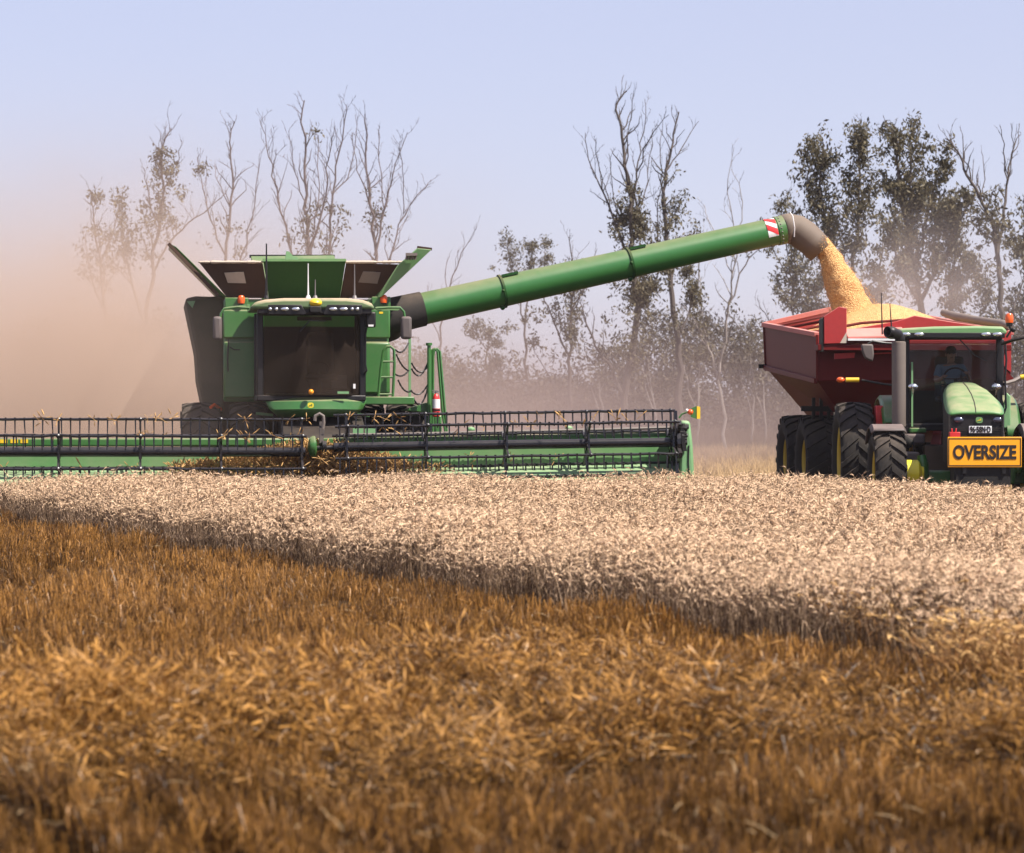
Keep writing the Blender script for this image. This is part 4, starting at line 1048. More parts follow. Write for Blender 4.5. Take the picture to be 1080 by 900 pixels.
for (x0,x1) in ((XL,XM-.9),(XM+1.4,XR)):
    a0,a1=tilt(x0),tilt(x1)
    b.hexa([(x0,-5.0,zd0-.13+a0),(x1,-5.0,zd0-.13+a1),(x1,-4.03,zd1-.06+a1),(x0,-4.03,zd1-.06+a0),(x0,-5.0,zd0-.09+a0),(x1,-5.0,zd0-.09+a1),(x1,-4.03,zd1+a1),(x0,-4.03,zd1+a0)])
b.build('draper_deck',M['green_pale'],HD)  # pale tone holds the light falling on the upward-facing deck
b=MB()
for (x0,x1) in ((XL,XM),(XM,XR)): hbar(b,x0,x1,-5.22,-5.0,zd0-.24,zd0-.16)
x=XL
while x<XR:
    b.add([(x-.02,-5.22,zd0-.2+tilt(x)),(x+.02,-5.22,zd0-.2+tilt(x)),(x,-5.33,zd0-.2+tilt(x)),(x,-5.22,zd0-.17+tilt(x))],[(0,1,2),(0,2,3),(1,3,2),(0,3,1)]); x+=.076
b.build('cutter_bar',M['reelblack'],HD)
# end shields
for (x0,x1,nm) in ((716,733,1),(-70,-55,-1)):
    b=MB(); y0=-4.9
    pl=[cp(x0,503,y0),cp(x1+.5,503,y0),cp(x1-2,470,y0),cp(x1-5,444,y0),cp(x0+2,443.5,y0),cp(x0+1,470,y0)]
    pl[0].z=pl[1].z=.35
    b.prism(pl,(0,1.3,0)); es=b.build('end_shield',M['green_pale'],HD,bevel=.05)
    if nm==1:
        b=MB(); b.tube([cp(726.5,470,y0-.01),cp(726,488,y0-.01),cp(727,501,y0-.01)],.012,5); b.build('latch_cable',M['black'],es)
        b=MB(); rn=random.Random(9)
        for k in range(14):
            q=cp(rn.uniform(718,724),rn.uniform(449,472),y0-.05); b.lathe([(-.05,rn.uniform(.03,.07)),(.05,rn.uniform(.03,.06))],q,'x',8)
        b.beam(cp(718,447,y0-.06),cp(722,476,y0-.06),.07,.08); b.build('reel_drive',M['black'],HD)
b=MB(); b.tube([cp(716,441,-4.6),cp(719,437,-4.6),cp(724,435,-4.6),cp(728,434.5,-4.6)],.018,6); ma=b.build('marker_arm',M['green'],HD,True)
b=MB(); b.ball(cp(728.2,434.8,-4.68),.052,12,8); b.build('marker_lamp',M['orange'],ma,True)
b=MB(); b.ball(cp(724.5,433,-4.66),.03,8,6); b.build('clear_lamp',M['white'],ma,True)
b=MB(); b.prism([cp(728.5,431,-4.6),cp(734.8,428.3,-4.6),cp(734.8,442,-4.6),cp(728.5,440,-4.6)],(0,.02,0)); pl_=b.build('marker_board',M['green'],ma)
b=MB(); b.prism([cp(735,428.5,-4.61),cp(738.6,429.2,-4.61),cp(738.6,441.8,-4.61),cp(735,441.9,-4.61)],(0,.03,0)); b.build('reflector_strip',M['yellow'],ma)
# reels
RY=-4.78
tm=MB()
tm.hexa([(-.014,-.013,0),(.014,-.013,0),(.014,.013,0),(-.014,.013,0),(-.009,-.03,-.245),(.009,-.03,-.245),(.009,-.015,-.245),(-.009,-.015,-.245)])
tm.box(-.016,.016,-.018,.018,-.02,.03)
tine_me=None
def reel(px0,px1,pyc0,pyc1,phase,arms,ntop,seed):
    global tine_me
    a=cp(px0,pyc0,RY); e_=cp(px1,pyc1,RY); rn=random.Random(seed)
    ax=(e_-a).normalized(); Rr=.565
    t=MB(); t.tube([a,e_],.082,20); rl=t.build('reel',M['reelblack'],HD,True)
    L_=(e_-a).length
    seq=[]
    for k in range(6):
        an=R(phase+60*k); off=Vector((0,-math.cos(an)*Rr,math.sin(an)*Rr))
        mb=MB(); npt=30; pts=[]
        for i in range(npt+1):
            q=a+ax*(L_*i/npt)+off+Vector((0,rn.gauss(0,.004),rn.gauss(0,.005))); pts.append(q)
        mb.tube(pts,.024,8); mb.build('bat',M['reelblack'],rl,True)
        # rivets and clips give the bats their knobbly look
        n_=int(L_/.155)
        for i in range(n_):
            seq.append((-off.z+(.0 if off.z>-.2 else 1)+off.y*.2, a+ax*(L_*(i+.5)/n_)+off, rn.gauss(0,.05), rn.gauss(0,.04)))
    for px in arms:
        u=(c.x(px,RY)-a.x)/(e_.x-a.x); q=a+ax*L_*u; mb=MB()
        for k in range(6):
            an=R(phase+60*k); off=Vector((0,-math.cos(an)*Rr,math.sin(an)*Rr)); mb.beam(q+Vector((0,0,0)),q+off,.035,.05,up=(0,1,.3))
            an2=R(phase+60*(k+1)); off2=Vector((0,-math.cos(an2)*Rr*.55,math.sin(an2)*Rr*.55)); mb.beam(q+off*.55,q+off2,.025,.03,up=(1,0,0))
            mb.ball(q+off,.04,8,6)
        mb.lathe([(-.03,.12),(.03,.12)],q,'x',16)
        mb.build('spider_arm',M['reelblack'],rl)
    seq.sort(key=lambda s:s[0])
    rest=MB()
    for i,(_,p_,ty,tx) in enumerate(seq):
        if i<ntop:
            if tine_me is None:
                me=bpy.data.meshes.new('tine'); me.from_pydata(tm.v,[],tm.f); me.materials.append(M['reelblack']); tine_me=me
            o_=bpy.data.objects.new('tine',tine_me); COL.objects.link(o_); o_.parent=rl; o_.location=p_; o_.rotation_euler=(tx*1.5,ty*.5,0)
        else:
            rm=Euler((tx*1.5,ty*.5,0)).to_matrix(); rest.add([rm@Vector(v)+p_ for v in tm.v],tm.f)
    o_=rest.build('tines',M['reelblack'],rl); o_['kind']='stuff'
    return rl
rl1=reel(-58,322,477,477,90-60*0,(-25,62,148,233,318),50,1)
rl2=reel(352,713,472,466.5,40,(365,449,533,619,708),50,2)
# centre drive, hook, end disc
b=MB(); q=cp(333,471,RY); b.lathe([(-.09,.05),(-.05,.16),(.0,.185),(.04,.18),(.07,.08)],(q.x-.05,q.y,q.z),'x',24); b.build('drive_disc',M['green'],HD,True)
b=MB(); q=cp(342,471,RY); b.lathe([(-.04,.10),(.04,.10)],q,'x',16); b.tube([cp(325,473,RY),cp(358,472,RY)],.04,10); b.build('drive_shaft',M['black'],HD,bevel=.01)
b=MB(); b.tube([cp(332,444,-4.3),cp(332.5,439,-4.3),cp(337,436.5,-4.3),cp(341,439,-4.3),cp(341.5,446,-4.3),cp(340,455,-4.3)],.03,8); b.build('hydraulic_hose',M['exhaust'],HD,True)
b=MB(); 
for px in (339,):
    b.beam(cp(px,447,-4.05),cp(px,470,RY),.08,.1)
b.build('reel_arm',M['black'],HD,bevel=.01)
b=MB(); q=cp(713,468,RY)
for k in range(6):
    an=R(40+60*k); b.beam(q,q+Vector((0,-math.cos(an)*.58,math.sin(an)*.58)),.09,.06,up=(1,0,0))
b.lathe([(-.03,.36),(.03,.36)],q,'x',24); b.build('reel_end_plate',M['reelblack'],HD)
b=MB(); 
for (x0,y0) in ((497,453),(600,452)):
    q=cp(x0,y0,-3.9); b.ball(q,.06,8,6,(1.2,1,.8))
b.build('hose_clip',M['green_pale'],HD,True)
b=MB(); b.tube([cp(360,459,-4.1),cp(430,458,-4.1),cp(500,456,-4.1),cp(640,453,-4.1),cp(712,451,-4.1)],.03,6); b.build('hydraulic_line',M['exhaust'],HD,True)

# cut crop riding on the deck towards the throat (stuff)
n=1500
px=np.concatenate([rng.normal(320,62,n), rng.uniform(180,430,500)]); 
pts=[]
for k_,x in enumerate(px):
    if x<150 or x>470: continue
    u=math.exp(-((x-330)/75)**2); q=cp(x,500-rng.uniform(0,1)*(8+24*u),-4.15-rng.uniform(0,.5)); pts.append(c.o+Matrix.Rotation(CR,3,'Z')@q)
for k_ in range(80):                       # straw caught on the reel bats
    x=float(np.clip(rng.normal(320,150),4,710)) if k_%3 else float(rng.uniform(4,710)); yb_=(443,460,494)[k_%3] if x<330 else (441,451,484)[k_%3]
    q=cp(x,yb_+rng.normal(0,1.2),RY-.3+rng.normal(0,.15)); pts.append(c.o+Matrix.Rotation(CR,3,'Z')@q)
P=np.array([tuple(p_) for p_ in pts])
cutt=[]
for _ in range(8):
    T=TB()
    for q in range(3):
        d=Vector((random.gauss(0,1),random.gauss(0,.6),random.gauss(0,.7))).normalized(); L_=random.uniform(.08,.18); s=d.orthogonal().normalized()
        T.ribbon([-d*L_*.5,d*L_*.5],[.008,.005],s,random.uniform(-.3,.2)); T.spindle([d*L_*.5,d*(L_*.5+.05),d*(L_*.5+.09)],[.006,.010,.003],4,.15)
    cutt.append(T.arr())
tag(scatter('cut_crop',cutt,P,rng.normal(1,.2,len(P)),rng.normal(0,.2,(len(P),2)),M['cutcrop'],rng.normal(.5,.2,len(P))),"golden cut wheat heads tumbling across the deck to the throat",'cut wheat',kind='stuff')

# ------------------------------------------------------------------ tractor
TO=Vector((7.62,60.0,0)); t=Frame(TO.x,TO.y,0)
T_=empty('tractor',TO); tag(T_,"green tractor with dusty hood and tall grey exhaust, drawing the red bin",'tractor')
def tp(px,py,yl): return t.at(px,py,yl)
def trect(mb,px0,px1,py0,py1,y0,y1):
    a=tp(px0,py1,y0); e_=tp(px1,py0,y0); mb.box(a.x,e_.x,y0,y1,a.z,e_.z)
# hood loft
def hood():
    mb=MB(); secs=[(-4.12,1000.5,1058,435.5,437),(-4.02,999,1059,431.5,436),(-3.6,996.5,1058.5,424,431),(-3.0,995,1054,416,424),(-2.2,994.5,1045,408,416),(-1.35,996,1035,403.5,411)]
    n=12; vs=[]
    for (y,x0,x1,yt_,ys) in secs:
        a=tp(x0,ys,y); e_=tp(x1,ys,y); top=t.z(yt_,y,1028)
        for i in range(n+1):
            u=i/n; xx=a.x+(e_.x-a.x)*u; zz=a.z+(top-a.z)*(1-abs(2*u-1)**4.5)
            vs.append((xx,y,zz))
    k=n+1; fs=[(s*k+i,s*k+i+1,(s+1)*k+i+1,(s+1)*k+i) for s in range(len(secs)-1) for i in range(n)]
    mb.add(vs,fs); o=mb.build('hood',M['hood'],T_,True); so2=o.modifiers.new('s','SOLIDIFY'); so2.thickness=.04; so2.offset=-1
    mb=MB()
    for (sgn,idx) in ((0,0),(1,n)):
        pts=[vs[s*k+idx] for s in range(len(secs))]; low=[(p_[0],p_[1],1.0) for p_ in pts]
        m=len(pts); mb.add(pts+low,[(i,i+1,m+i+1,m+i) for i in range(m-1)])
    o2=mb.build('engine_side',M['dark'],T_); so3=o2.modifiers.new('s','SOLIDIFY'); so3.thickness=.03
    mb=MB(); 
    for s in range(len(secs)-1):
        mb.beam(Vector(vs[s*k+n//2])+Vector((0,0,.002)),Vector(vs[(s+1)*k+n//2])+Vector((0,0,.002)),.012,.012)
    mb.build('hood_seam',M['dark'],o)
    return o
hood()
b=MB(); b.prism([tp(1001,436,-4.08),tp(1058,436,-4.08),tp(1059,452,-4.08),tp(1057,470,-4.08),tp(1002,470,-4.08),tp(1000,452,-4.08)],(0,.3,0)); gr=b.build('grille',M['black'],T_,bevel=.03)
b=MB()
for k in range(7): 
    q0=tp(1004,452+k*2.4,-4.1); q1=tp(1056,452+k*2.4,-4.1); b.beam(q0,q1,.012,.012)
b.build('grille_slats',M['dark'],gr)
for px in (1011,1052.5):
    b=MB(); q=tp(px,443,-4.09); b.ball(q,1,14,7,(.085,.03,.05)); b.build('headlight',plain('smoked_headlight',(.12,.13,.18),.12,.6) if px<1020 else bpy.data.materials['smoked_headlight'],T_,True)
q=tp(1032.8,443.2,-4.1); leaping_emblem(T_,(q.x,-4.105,q.z),.058,ground=M['green_dusty'],mark=M['limelogo'])
b=MB(); trect(b,1022,1046,449.5,457,-4.13,-4.115); npl=b.build('number_plate',M['platewhite'],T_,bevel=.004)
def lettering(txt,name,mat,parent,loc,size,w_to,ext=.003,bold=0,tall=1.0):
    cu=bpy.data.curves.new(name,'FONT'); cu.body=txt; cu.size=size; cu.align_x='CENTER'; cu.align_y='CENTER'; cu.extrude=ext; cu.offset=bold; cu.resolution_u=4
    o_=bpy.data.objects.new(name,cu); COL.objects.link(o_)
    bpy.context.view_layer.update()
    me=bpy.data.meshes.new_from_object(o_.evaluated_get(bpy.context.evaluated_depsgraph_get())); bpy.data.objects.remove(o_)
    xs=[v.co.x for v in me.vertices]; ys=[v.co.y for v in me.vertices]; wid=max(xs)-min(xs); cx_=(max(xs)+min(xs))/2; cy_=(max(ys)+min(ys))/2
    s_=w_to/wid
    for v in me.vertices: v.co=((v.co.x-cx_)*s_,-v.co.z,(v.co.y-cy_)*tall)
    o_=mesh_obj(name,me,mat,parent); o_.location=loc; return o_
q=tp(1034,453.2,-4.14); lettering("96·58N·D",'plate_lettering',M['signblack'],npl,(q.x,-4.134,q.z),.135,.34,.002,.006)
b=MB(); q=tp(1006.5,459,-4.2); b.box(q.x-.085,q.x+.085,-4.3,-4.15,q.z-.06,q.z+.05); b.tube([(q.x-.04,-4.22,q.z+.05),(q.x-.045,-4.22,q.z+.11)],.012,6); b.tube([(q.x+.02,-4.22,q.z+.05),(q.x+.03,-4.22,q.z+.11)],.012,6); b.build('coupler_cap',M['redbright'],T_,bevel=.025)
# chassis, front axle
b=MB(); b.box(-.32,.42,-4.1,.4,.62,1.25); b.box(-.42,.5,-4.45,-3.9,.6,1.02); b.build('chassis',M['dark'],T_,bevel=.03)
b=MB(); b.beam((-1.15,-3.0,.74),(1.15,-3.0,.74),.24,.22); b.build('front_axle',M['green'],T_,bevel=.03)
for (px,sx_) in ((972,-1),(1070,1)):
    q=tp(px,494,-3.25); b=MB(); b.tube([(q.x,q.y,q.z+.22),(q.x-.02*sx_,q.y,q.z+.05),(q.x-.06*sx_,q.y,q.z-.25)],[.07,.10,.06],10); b.ball((q.x+.06*sx_,q.y-.02,q.z-.02),.085,10,7); b.build('steering_knuckle',M['green'],T_,True)
b=MB(); q=tp(957.5,498.5,-3.1); b.lathe([(-.17,.18),(-.15,.215),(.13,.215),(.16,.19),(.19,.11),(.23,.10)],(q.x,q.y-.25,q.z),'x',22); b.build('wheel_hub',M['brightyellow'],T_,True)
b=MB(); q=tp(1056,504,-3.6)
for (px,py) in ((1056,500),(1044,506),(1014,502),(1020,508)):
    q=tp(px,py,-4.2); b.ball(q,.07,8,6,(1,1,1.3))
b.beam(tp(1008,501,-4.2),tp(1045,500,-4.2),.05,.06); b.build('front_linkage',M['green'],T_,True)
# wheels
wheel(T_,t.x(935.5,-3.0),-3.0,.775,.53,.42,M['rimyellow'],-1,20)
wheel(T_,t.x(1092,-3.0),-3.0,.775,.53,.42,M['rimyellow'],1,20)
wheel(T_,t.x(901,0)-.02,0,1.0,.60,.58,M['rimyellow'],-1,22)
wheel(T_,t.x(1084,0)+.12,0,1.0,.60,.58,M['rimyellow'],1,22)
# front mudguards
def guard(xc,yc,R0,W,a0,a1,mat,name,zc):
    mb=MB(); vs=[]; n=12
    for i in range(n+1):
        a=R(a0+(a1-a0)*i/n)
        for xx in (-W/2,-W/2+.05,W/2-.05,W/2):
            r_=R0+(0 if abs(xx)<W/2 else -.06); vs.append((xc+xx,yc-math.cos(a)*r_,zc+math.sin(a)*r_))
    mb.add(vs,[(4*i+j,4*i+j+1,4*i+5+j,4*i+4+j) for i in range(n) for j in range(3)]); o=mb.build(name,mat,T_,True); m2=o.modifiers.new('s','SOLIDIFY'); m2.thickness=.025; return o
guard(t.x(935,-3.0),-3.0,.85,.60,62,140,M['mirrorback'],'front_mudguard',.775)
guard(t.x(1092,-3.0),-3.0,.86,.62,50,150,M['exhaust'],'front_mudguard',.775)
guard(t.x(936,0),0,1.12,.36,35,120,M['green'],'rear_mudguard',1.0)
guard(t.x(1060,0),0,1.12,.30,20,130,M['green'],'rear_mudguard',1.0)
b=MB(); b.prism([tp(1058,452,-.95),tp(1066,452,-.95),tp(1066,418,-.95),tp(1062,414,-.95),tp(1058,428,-.95)],(0,.06,0)); b.build('mudguard_front',M['green_pale'],T_,bevel=.02)  # the fender's sunlit highlight is put into the pale colour
# cab
b=MB(); YC=-1.15
def bar(px,y0,y1,yl,w_=.07):
    a=tp(px,y1,yl); e_=tp(px,y0,yl); b.beam(a,e_,w_,w_)
trect(b,953,959.5,356,458,YC,YC+.10); trect(b,1051,1057.5,356,440,YC,YC+.10)
for px in (955,1056): bar(px,358,430,.45,.09)
trect(b,953,1057,353,358.5,YC-.08,YC+.06); b.box(tp(955,450,YC).x,tp(1056,450,YC).x,YC-.02,.5,1.5,1.62)
b.build('cab_frame',M['black'],T_,bevel=.015)
b=MB(); q0=tp(959.5,452,YC); q1=tp(1051,358,YC)
b.add([(q0.x,YC+.03,q0.z),(q1.x,YC+.03,q0.z),(q1.x,YC-.05,q1.z),(q0.x,YC-.05,q1.z)],[(0,1,2,3)]); b.build('windscreen',M['glass_tractor'],T_)
b=MB(); qa=tp(959,440,.46); qb=tp(1053,360,.46); b.add([(qa.x,.46,1.7),(qb.x,.46,1.7),(qb.x,.46,qb.z),(qa.x,.46,qb.z)],[(0,1,2,3)]); b.build('rear_window',M['glass_tractor'],T_)
b=MB(); b.box(qa.x,qb.x,.38,.44,1.55,2.2); b.build('cab_rear_wall',M['dark'],T_)
for px in (956,1055.5):
    xx=tp(px,400,YC).x; b=MB(); b.add([(xx,YC+.1,1.62),(xx,.40,1.62),(xx,.40,q1.z),(xx,YC+.1,q1.z)],[(0,1,2,3)]); b.build('side_window',M['glass_tractor'],T_)
b=MB(); b.prism([tp(946,352,YC-.25),tp(949,346.5,YC-.25),tp(985,344.5,YC-.25),tp(1030,343.8,YC-.25),tp(1058,344.5,YC-.25),tp(1063,350,YC-.25),tp(1060,354,YC-.25),tp(950,355.5,YC-.25)],(0,1.95,0)); b.build('cab_roof',M['green_dusty'],T_,bevel=.05)
b=MB(); trect(b,949,1060,351,356.5,YC-.27,YC-.2); b.build('roof_visor',M['black'],T_,bevel=.01)
for px in (955.5,969.5,1040,1052):
    b=MB(); q=tp(px,352.8,YC-.28); b.ball(q,1,12,7,(.085,.025,.036)); b.build('work_light',M['chrome'],T_,True)
b=MB(); b.beam(tp(1012,358,YC-.1),tp(1027,374,YC-.08),.02); b.beam(tp(1027,374,YC-.08),tp(1041,381,YC-.07),.018); b.build('wiper',M['black'],T_)
for px in (963,1051):
    b=MB(); q=tp(px,408,YC-.12); b.ball(q,1,12,8,(.085,.05,.055)); b.beam((q.x,q.y,q.z-.04),(q.x,q.y+.12,q.z-.14),.03); b.build('side_lamp',M['chrome'],T_,True)
b=MB(); trect(b,960,977,451.5,456.5,YC-.25,YC+.05); b.build('cab_sill',M['green'],T_,bevel=.02)
b=MB(); trect(b,956,976,458,469,-1.9,-.7); st_=b.build('fuel_tank',M['mirrorback'],T_,bevel=.04)
b=MB(); trect(b,951,970,477,487,-2.2,-1.2); b.build('step',M['exhaust'],T_,bevel=.03)
b=MB(); trect(b,961.2,963,382,450,YC-.06,YC-.03); b.build('grab_rail',M['green_pale'],T_)
b=MB(); trect(b,924,932,428,450,-.6,-.3); b.build('tail_panel',M['redbright'],T_,bevel=.01)
# seat, wheel
b=MB(); sx0=tp(1003,390,-.1).x; b.box(sx0-.26,sx0+.26,-.35,.15,1.98,2.10); b.box(sx0-.25,sx0+.25,.10,.24,2.05,2.80); b.build('operator_seat',M['seat'],T_,bevel=.05)
b=MB(); swc=Vector((sx0+.02,-.58,2.40)); ring=[swc+Vector((.21*math.cos(a*math.pi/10),.09*math.sin(a*math.pi/10),.19*math.sin(a*math.pi/10))) for a in range(21)]
b.tube(ring,.016,6,False); b.tube([swc,swc+Vector((0,-.25,-.75))],.035,8); b.beam(swc-Vector((.2,0,0)),swc+Vector((.2,0,0)),.03,.02); b.build('steering_wheel',M['black'],T_,True)
# exhaust, elbow, mirror, marker arms, beacon, aerials
b=MB(); qx=tp(948,450,-2.0); q=tp(948,361,-2.0); b.lathe([(0,.115),(.02,.12),((q.z-qx.z),.12),(q.z-qx.z+.01,.10)],(qx.x,-2.0,qx.z),'z',20); ex=b.build('exhaust_stack',M['exhaust'],T_,True)
b=MB(); b.tube([(q.x+.02,-2.0,q.z-.05),(q.x+.02,-2.0,q.z+.06),(q.x-.02,-2.03,q.z+.13),(q.x-.12,-2.12,q.z+.17),(q.x-.22,-2.2,q.z+.17)],[.085,.088,.09,.092,.095],16,False); e2=b.build('exhaust_tip',M['black'],ex,True); s2=e2.modifiers.new('s','SOLIDIFY'); s2.thickness=.012
b=MB(); b.beam(tp(941,470,-2.0),tp(948,450,-2.0),.12,.14); b.tube([tp(948,452,-2.0),tp(950,462,-2.0),tp(960,468,-1.9)],.09,10); b.build('exhaust_base',M['dark'],T_,True)
b=MB(); b.tube([tp(955,363,-1.2),tp(935,362,-1.35),tp(920,360,-1.45),tp(915,363,-1.45)],.02,6); b.build('mirror_arm',M['black'],T_,True)
b=MB(); b.prism([tp(908.5,363,-1.5),tp(921,363,-1.5),tp(922,374,-1.5),tp(920.5,382,-1.5),tp(912,378,-1.5),tp(909,370,-1.5)],(0,.09,0)); b.build('mirror_shell',M['mirrorback'],T_,bevel=.03)
b=MB(); b.tube([tp(1057,363,-1.2),tp(1068,359,-1.35),tp(1085,355,-1.45),tp(1098,356,-1.45)],.028,6); b.build('mirror_arm',M['black'],T_,True)
b=MB(); trect(b,1092,1104,357,378,-1.5,-1.4); b.build('mirror_shell',M['mirrorback'],T_,bevel=.03)
b=MB(); b.tube([tp(909,401,-.75),tp(930,405,-.85),tp(955,408,-1.0)],.022,6); b.build('marker_arm',M['black'],T_,True)
b=MB(); b.tube([tp(892,400.8,-.75),tp(906,400.8,-.75)],.042,10); b.build('yellow_reflector',M['yellow'],T_,True)
b=MB(); q=tp(886.5,400.8,-.75); b.ball(q,1,12,8,(.075,.05,.05)); b.build('amber_lamp',M['orange'],T_,True)
b=MB(); b.tube([tp(1076,398,-.75),tp(1069,402,-.85),tp(1058,405,-1.0)],.035,6); b.build('marker_arm',M['exhaust'],T_,True)
b=MB(); b.tube([tp(1076,398,-.75),tp(1090,397,-.75)],.045,10); b.build('yellow_reflector',M['yellow'],T_,True)
b=MB(); q=tp(1064.5,336,-.9); b.lathe([(-.075,.066),(-.02,.073),(.05,.068),(.085,.045),(.093,.01)],(q.x,q.y,q.z),'z',16); bo=b.build('beacon',M['orange'],T_,True)
b=MB(); b.lathe([(-.14,.055),(-.075,.06)],(q.x,q.y,q.z),'z',12); b.tube([(q.x,q.y,q.z-.14),(q.x+.03,q.y,q.z-.2),(q.x-.05,q.y,q.z-.33)],.02,6); b.ball((q.x+.07,q.y,q.z-.2),.045,8,6); b.build('beacon_mount',M['black'],bo,True)
for (px,y0,y1,dx) in ((929.5,309,353,1),(938.5,320,349,2)):
    b=MB(); b.tube([tp(px+dx,y1,-.8),tp(px,y0,-.8)],[.014,.007],6); b.build('antenna',M['black'],T_,True)
b=MB(); b.tube([tp(1060,360,-1.0),tp(1061.5,380,-1.05),tp(1060,398,-1.05),tp(1061,430,-1.05),tp(1059,436,-1.1)],.018,6); b.build('hand_rail',M['black'],T_,True)

# sign
SG_=empty('oversize_sign',TO+Vector((tp(1038.5,477,-4.5).x,-4.5,tp(1038.5,477,-4.5).z)))
tag(SG_,"orange board lettered OVERSIZE mounted across the front of the tractor",'sign')
wS=(1077.5-999.5)/F*(55.5); hS=(493-461)/F*55.5
b=MB(); rn=random.Random(4); pl=[]
b.box(-wS/2,wS/2,-.008,.008,-hS/2,hS/2); b.build('sign_face',M['signorange'],SG_,bevel=.006)
b=MB(); fw=.014
for (x0,x1,z0,z1) in ((-wS/2+.025,wS/2-.025,hS/2-.035,hS/2-.035+fw),(-wS/2+.025,wS/2-.025,-hS/2+.021,-hS/2+.021+fw)): b.box(x0,x1,-.0125,-.0085,z0,z1)
for x0 in (-wS/2+.011,wS/2-.025): b.box(x0,x0+fw,-.0125,-.0085,-hS/2+.021,hS/2-.021)
b.build('sign_border',M['signblack'],SG_)
lettering("OVERSIZE",'sign_lettering',M['signblack'],SG_,(0,-.0135,.0),.255,wS*.855,.003,.008,1.2)
for x0 in (-.32,.32):
    b=MB(); b.box(x0-.03,x0+.03,.010,.06,-.35,.2); b.beam((x0,.06,-.15),(x0,.4,-.15),.055); b.build('mounting_bracket',M['black'],SG_)

# ------------------------------------------------------------------ driver
def skinned(name, V, E, rad, mat, parent, sub=2, rootv=0):
    me=bpy.data.meshes.new(name); me.from_pydata([tuple(v) for v in V],E,[]); o=bpy.data.objects.new(name,me); COL.objects.link(o)
    sk=o.modifiers.new('Skin','SKIN'); sk.use_smooth_shade=True
    for i,r_ in enumerate(rad): me.skin_vertices[0].data[i].radius=(r_,r_) if not isinstance(r_,tuple) else r_
    for i in range(len(V)): me.skin_vertices[0].data[i].use_root=(i==rootv)
    su=o.modifiers.new('sub','SUBSURF'); su.levels=sub; su.render_levels=sub
    bpy.context.view_layer.update()
    ev=o.evaluated_get(bpy.context.evaluated_depsgraph_get()); m2=bpy.data.meshes.new_from_object(ev); bpy.data.objects.remove(o)
    m2.materials.clear()
    return mesh_obj(name,m2,mat,parent,True)
DX,DY,DZ=sx0,-.08,2.10
D=empty('person',TO+Vector((DX,DY,DZ)))
tag(D,"driver in a blue grey shirt and dark cap at the tractor steering wheel",'person')
swl=swc-Vector((DX,DY,DZ))
Lh=swl+Vector((-.20,0,.04)); Rh=swl+Vector((.19,.0,.10))
V=[(0,0,.10),(0,.02,.28),(0,.04,.46),(0,.03,.55),(0,.0,.63),(0,-.015,.71),(0,-.01,.79),
   (-.19,.03,.49),(-.27,-.08,.27),(-.24,-.30,.28),tuple(Lh+Vector((0,.03,0))),
   (.19,.03,.49),(.30,-.06,.29),(.27,-.28,.33),tuple(Rh+Vector((0,.03,0))),
   (-.10,-.05,.08),(-.15,-.45,.06),(-.14,-.50,-.38),(-.14,-.62,-.42),(.10,-.05,.08),(.15,-.45,.06),(.14,-.50,-.38),(.14,-.62,-.42)]
E_=[(0,1),(1,2),(2,3),(3,4),(4,5),(5,6),(2,7),(7,8),(8,9),(9,10),(2,11),(11,12),(12,13),(13,14),(0,15),(15,16),(16,17),(17,18),(0,19),(19,20),(20,21),(21,22)]
rad=[(.17,.13),(.16,.12),(.17,.12),.065,.06,(.085,.10),(.075,.09),.075,.055,.042,.03,.075,.055,.042,.03,.09,.07,.05,.04,.09,.07,.05,.04]
body=skinned('body',V,E_,rad,M['skin'],D)
# clothes follow the same skeleton, a little larger
iv=[0,1,2,7,8,11,12]; mp={v:i for i,v in enumerate(iv)}
Vs=[V[i] for i in iv]; Vs[4]=tuple(Vector(V[7]).lerp(Vector(V[8]),.8)); Vs[6]=tuple(Vector(V[11]).lerp(Vector(V[12]),.8))
skinned('shirt',Vs,[(0,1),(1,2),(2,3),(3,4),(2,5),(5,6)],[(.185,.145),(.178,.138),(.19,.137),.092,.075,.092,.075],M['shirt'],D)
iv=[0,15,16,17,19,20,21]
skinned('trousers',[V[i] for i in iv],[(0,1),(1,2),(2,3),(0,4),(4,5),(5,6)],[(.188,.15),.107,.085,.065,.107,.085,.065],M['trousers'],D)
b=MB(); b.ball((0,-.005,.80),1,16,9,(.098,.115,.085)); b.ball((0,-.12,.79),1,12,5,(.075,.085,.012)); b.build('cap',M['cap'],D,True)
b=MB(); b.ball((0,-.115,.715),.017,8,6,(1,1.3,1.3)); b.ball((-.088,0,.73),.022,8,6,(.5,1,1.5)); b.ball((.088,0,.73),.022,8,6,(.5,1,1.5)); b.build('face_features',M['skin'],D,True)
b=MB(); b.ball((-.032,-.098,.742),.011,8,6); b.ball((.032,-.098,.742),.011,8,6); b.beam((-.022,-.103,.672),(.022,-.103,.672),.008); b.build('eyes_and_mouth',M['cap'],D,True)
